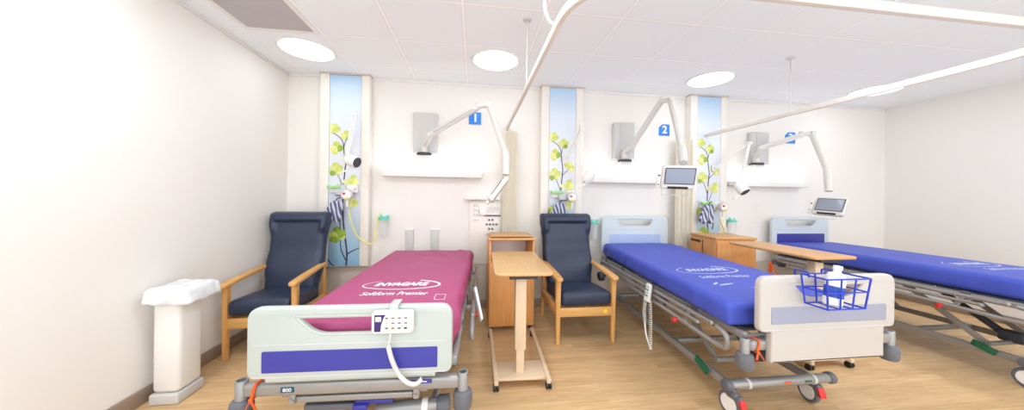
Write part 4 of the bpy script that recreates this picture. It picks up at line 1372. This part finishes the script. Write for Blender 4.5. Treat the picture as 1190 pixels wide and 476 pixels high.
mattress('royal blue foam mattress with a white oval logo, fully in view on the middle bed', (1.99, 2.575, 0.636), R(-2.7), 0.875, 1.95, 0.15, M_mblue, M_ink2, 8.4, 0.006, 0.025, 0.0, -0.07, 0.10, 1.8)
mattress('royal blue foam mattress on the bed cut by the photo edge', (4.44, 2.60, 0.653), R(0), 0.87, 1.95, 0.155, M_mblue, M_ink2, 5.5, 0.003)

# ------------------------------------------------------------------ hand controls, straps, basket
# wide keypad hooked over the first bed's footboard
fb = b1.location + Matrix.Rotation(R(-1.8), 3, 'Z') @ Vector((0.185, -1.109, 0.806))
t = thing('bed_keypad', 'white bed control keypad with rows of buttons hooked on the striped footboard', 'bed control', fb, R(-1.8))
body = MB().prism(rrect(0.178, 0.098, 0.016), 0.034, (), 0.008, 0, XZ).build('keypad_body', M_white, t)
MB().prism(rrect(0.150, 0.074, 0.006), 0.003, (), 0.0005, 0, at(0, -0.0175, 0) @ XZ).build('keypad_face', M_ivory, body)
MB().prism([(-0.075, -0.037), (-0.048, -0.037), (-0.046, -0.010), (-0.036, 0.022), (-0.026, 0.037), (-0.075, 0.037)], 0.002, (), 0.0003, 0, at(0, -0.0195, 0) @ XZ).build('purple_corner', M_purple, body)
MB().box((-0.058, -0.0212, 0.018), (0.026, 0.002, 0.022), 0.001).build('keypad_screen', M_grey, body)
cols = (M_greymid, M_red, M_red, M_greymid, M_lgreen, M_greymid, M_greymid, M_greymid, M_greymid, M_orange, M_greymid, M_black)
for r in range(3):
    for c in range(4):
        x, z = -0.022 + c * 0.027, 0.022 - r * 0.022
        k = MB().prism(rrect(0.021, 0.016, 0.003), 0.002, (), 0.0004, 0, at(x, -0.0195, z) @ XZ)  .build('button', M_ivory, t)
        MB().box((x, -0.0208, z), (0.013, 0.001, 0.006 if r < 2 else 0.008), 0).build('button_mark', cols[r * 4 + c], k, smooth=False)
MB().box((0.0, 0.012, 0.052), (0.04, 0.012, 0.034), 0.005).box((0.0, 0.045, 0.068), (0.04, 0.074, 0.008), 0.003).build('hook', M_fb, t)
cord = MB().tube(spline([(-0.012, 0.0, -0.045), (-0.012, -0.004, -0.075), (-0.018, -0.008, -0.105)], 6), 0.004, 8)
P = [(-0.018, -0.008, -0.105), (0.0, -0.012, -0.165), (0.028, -0.012, -0.225), (0.062, -0.008, -0.268), (0.10, 0.0, -0.285), (0.125, 0.015, -0.272)]
cord.tube(coil(P, 0.0072, 0.0038, 42, per=10), 0.0038, 6)
cord.build('coiled_cord', M_arm, t, angle=80)

# slim handset on the second bed's side rail
T2 = Matrix.Translation(b2.location)
hp = T2 @ Vector((-0.562, -0.185, 0.575))
t = thing('bed_handset', 'slim white handset with teal buttons hung on the side rail of the middle bed', 'bed control', hp, R(0))
h = MB().prism(round_poly([(-0.036, -0.075), (0.036, -0.075), (0.030, 0.075), (-0.030, 0.075)], 0.014), 0.024, (), 0.006, 0, Matrix.Rotation(R(-90), 4, 'Z') @ Matrix.Rotation(R(-8), 4, 'X') @ XZ).build('handset_body', M_white, t)
for k, m in enumerate((M_turq, M_teal, M_turq, M_teal)):
    for s in (-1, 1):
        z = 0.048 - k * 0.024
        MB().box((-0.0145 + z * 0.14, s * 0.012, z), (0.004, 0.015, 0.011), 0.001).build('button', m, h)
MB().box((0.018, 0, 0.055), (0.018, 0.04, 0.02), 0.005).build('rail_hook', M_white, t)
mb = MB()
mb.tube(coil([(-0.004, 0.03, -0.07), (-0.012, 0.035, -0.16), (-0.008, 0.03, -0.26)], 0.012, 0.003, 14, per=10), 0.003, 6)
mb.tube(spline([(-0.008, 0.03, -0.26), (-0.004, 0.015, -0.36), (0.0, -0.05, -0.455)], 6), 0.008, 8)
mb.tube(coil([(0.0, -0.05, -0.455), (0.004, -0.035, -0.38), (0.006, -0.03, -0.22), (0.006, -0.02, -0.06)], 0.012, 0.003, 22, per=10), 0.003, 6)
mb.build('coiled_cord', M_white, t, angle=80)

def strap(label, loc, rz, w, h):
    t = thing('cable_tie', label, 'strap', loc, rz, 'orange straps on the bed rails')
    o = [(p[0], p[1]) for p in rrect(w, h, 0.012)]
    pts = [Vector((0, x, z)) for x, z in o]
    mb = MB()
    for k in (-1, 0, 1):
        mb.tube([p + Vector((0.004 * k + p.z * 0.22, 0, 0)) for p in pts], 0.0028, 6, closed=True)
    mb.build('loop', M_orange, t)
    MB().bar((-0.006, -w / 2 - 0.004, -h / 2 + 0.004), (-0.024, -w / 2 - 0.010, -h / 2 - 0.034), 0.010, 0.004, 0.001).build('strap_tail', M_orange, t)
    MB().bar((-0.006, -w / 2 - 0.006, -h / 2 + 0.006), (0.022, -w / 2 - 0.012, -h / 2 - 0.036), 0.010, 0.004, 0.001).ball((-0.006, -w / 2 - 0.005, -h / 2 + 0.004), (0.009, 0.007, 0.008)).build('knot', M_orange, t)
T1 = Matrix.Translation(b1.location) @ Matrix.Rotation(R(-1.8), 4, 'Z')
strap('orange strap tied round the foot rail of the pink mattress bed', T1 @ Vector((-0.425, -1.035, 0.487)), R(-1.8), 0.058, 0.068)
strap('orange strap tied round the foot rail of the blue mattress bed', T2 @ Vector((-0.432, -1.035, 0.542)), R(0), 0.058, 0.068)

# blue wire basket with a bottle, hooked on the second footboard
bp = T2 @ Vector((-0.08, -1.165, 0.80))
t = thing('wire_basket', 'blue wire basket hooked over the cream footboard', 'basket', bp, R(0))
w, d, h = 0.27, 0.13, 0.16
up, lo = [(-w / 2, -d / 2, h), (w / 2, -d / 2, h), (w / 2, d / 2 - 0.005, h), (-w / 2, d / 2 - 0.005, h)], [(-w / 2 + 0.02, -d / 2 + 0.01, 0), (w / 2 - 0.02, -d / 2 + 0.01, 0), (w / 2 - 0.02, d / 2 - 0.01, 0), (-w / 2 + 0.02, d / 2 - 0.01, 0)]
mb = MB().tube(up, 0.0045, 8, closed=True).tube(lo, 0.0045, 8, closed=True)
mid = [tuple(Vector(a).lerp(Vector(b), 0.45)) for a, b in zip(up, lo)]
mb.tube(mid, 0.004, 8, closed=True)
for a, b in zip(up, lo):
    mb.tube([a, b], 0.0045, 8)
for k in (0.33, 0.66):
    for i, j in ((0, 1), (3, 2)):
        mb.tube([Vector(up[i]).lerp(Vector(up[j]), k), Vector(lo[i]).lerp(Vector(lo[j]), k)], 0.004, 8)
    mb.tube([Vector(lo[0]).lerp(Vector(lo[1]), k), Vector(lo[3]).lerp(Vector(lo[2]), k)], 0.004, 8)
mb.build('basket_frame', M_wire, t)
for x in (-0.09, 0.09):
    MB().tube(fillet([(x, d / 2 - 0.008, h - 0.02), (x, d / 2 - 0.008, h + 0.008), (x, d / 2 + 0.066, h + 0.008), (x, d / 2 + 0.066, h - 0.04)], 0.012, 4), 0.0045, 8).build('basket_hook', M_wire, t)
t = thing('bottle', 'white plastic bottle with a blue band lying in the blue wire basket', 'bottle', bp + Vector((-0.03, -0.01, 0.012)), R(-6))
Mb = Matrix.Rotation(R(9), 4, 'Y')
MB().lathe([(0.036, 0.0), (0.04, 0.004), (0.04, 0.15), (0.034, 0.166), (0.016, 0.175), (0.016, 0.195), (0.0, 0.196)], 28, 0, Mb).build('bottle_body', M_white, t)
MB().lathe([(0.0405, 0.04), (0.0408, 0.042), (0.0408, 0.098), (0.0405, 0.10)], 28, 0, Mb, True).build('bottle_band', M_bottleblue, t)
MB().lathe([(0.018, 0.188), (0.019, 0.192), (0.019, 0.21), (0.0, 0.212)], 20, 0, Mb).build('bottle_cap', M_white, t)

# bin liner showing at the left edge: a slim waste sack stand against the left wall
t = thing('sack_stand', 'white waste sack on a slim stand against the left wall, cut by the photo edge', 'waste bin', (-1.93, 2.30, 0))
def sack(p, n):
    k = (p.z + 0.05) / 0.10
    q = p.copy()
    s = 1 + 0.10 * noise.noise(Vector((p.x * 22, p.y * 22, p.z * 14))) + 0.10 * (1 - k)
    q.x *= s; q.y *= s
    q.z += 0.012 * noise.noise(Vector((p.x * 18, p.y * 18, 4)))
    return q
MB().rbox((0.125, 0.13, 0.055), 0.03, 22, sack, 0, at(0, 0, 0.70)).build('sack_rim', M_liner, t, angle=80)
MB().box((-0.03, 0, 0.37), (0.16, 0.18, 0.60), 0.03, 3).build('bin_body', M_white, t)
MB().box((-0.03, 0, 0.035), (0.17, 0.20, 0.07), 0.012, 3).build('bin_base', M_grey, t)

# ------------------------------------------------------------------ daylight and camera
w = bpy.data.worlds.new('ward_daylight')
SC.world = w
w.use_nodes = True
bg = w.node_tree.nodes['Background']
bg.inputs["Color"].default_value = (0.95, 0.98, 1.0, 1)
bg.inputs['Strength'].default_value = WORLD

cd = bpy.data.cameras.new('camera')
cd.sensor_width = 36.0
cd.lens = 36.0 * 351.73 / 1190.0
cd.shift_y = -(238 - 228.08) / 1190.0
cd.clip_start = 0.05
cam = bpy.data.objects.new('camera', cd)
COL.objects.link(cam)
cam.location = (0, 0, CAM_Z)
cam.matrix_world = Matrix.Translation((0, 0, CAM_Z)) @ Matrix.Rotation(-0.1253, 4, 'Z') @ Matrix.Rotation(R(90), 4, 'X') @ Matrix.Rotation(ROLL, 4, 'Z')
SC.camera = cam

SC.view_settings.view_transform = 'Standard'
SC.view_settings.look = 'None'
SC.view_settings.gamma = 1.0
SC.view_settings.use_curve_mapping = False
SC.view_settings.exposure = EXPOSURE
SC.cycles.max_bounces = 10
SC.cycles.diffuse_bounces = 6
SC.cycles.use_denoising = True
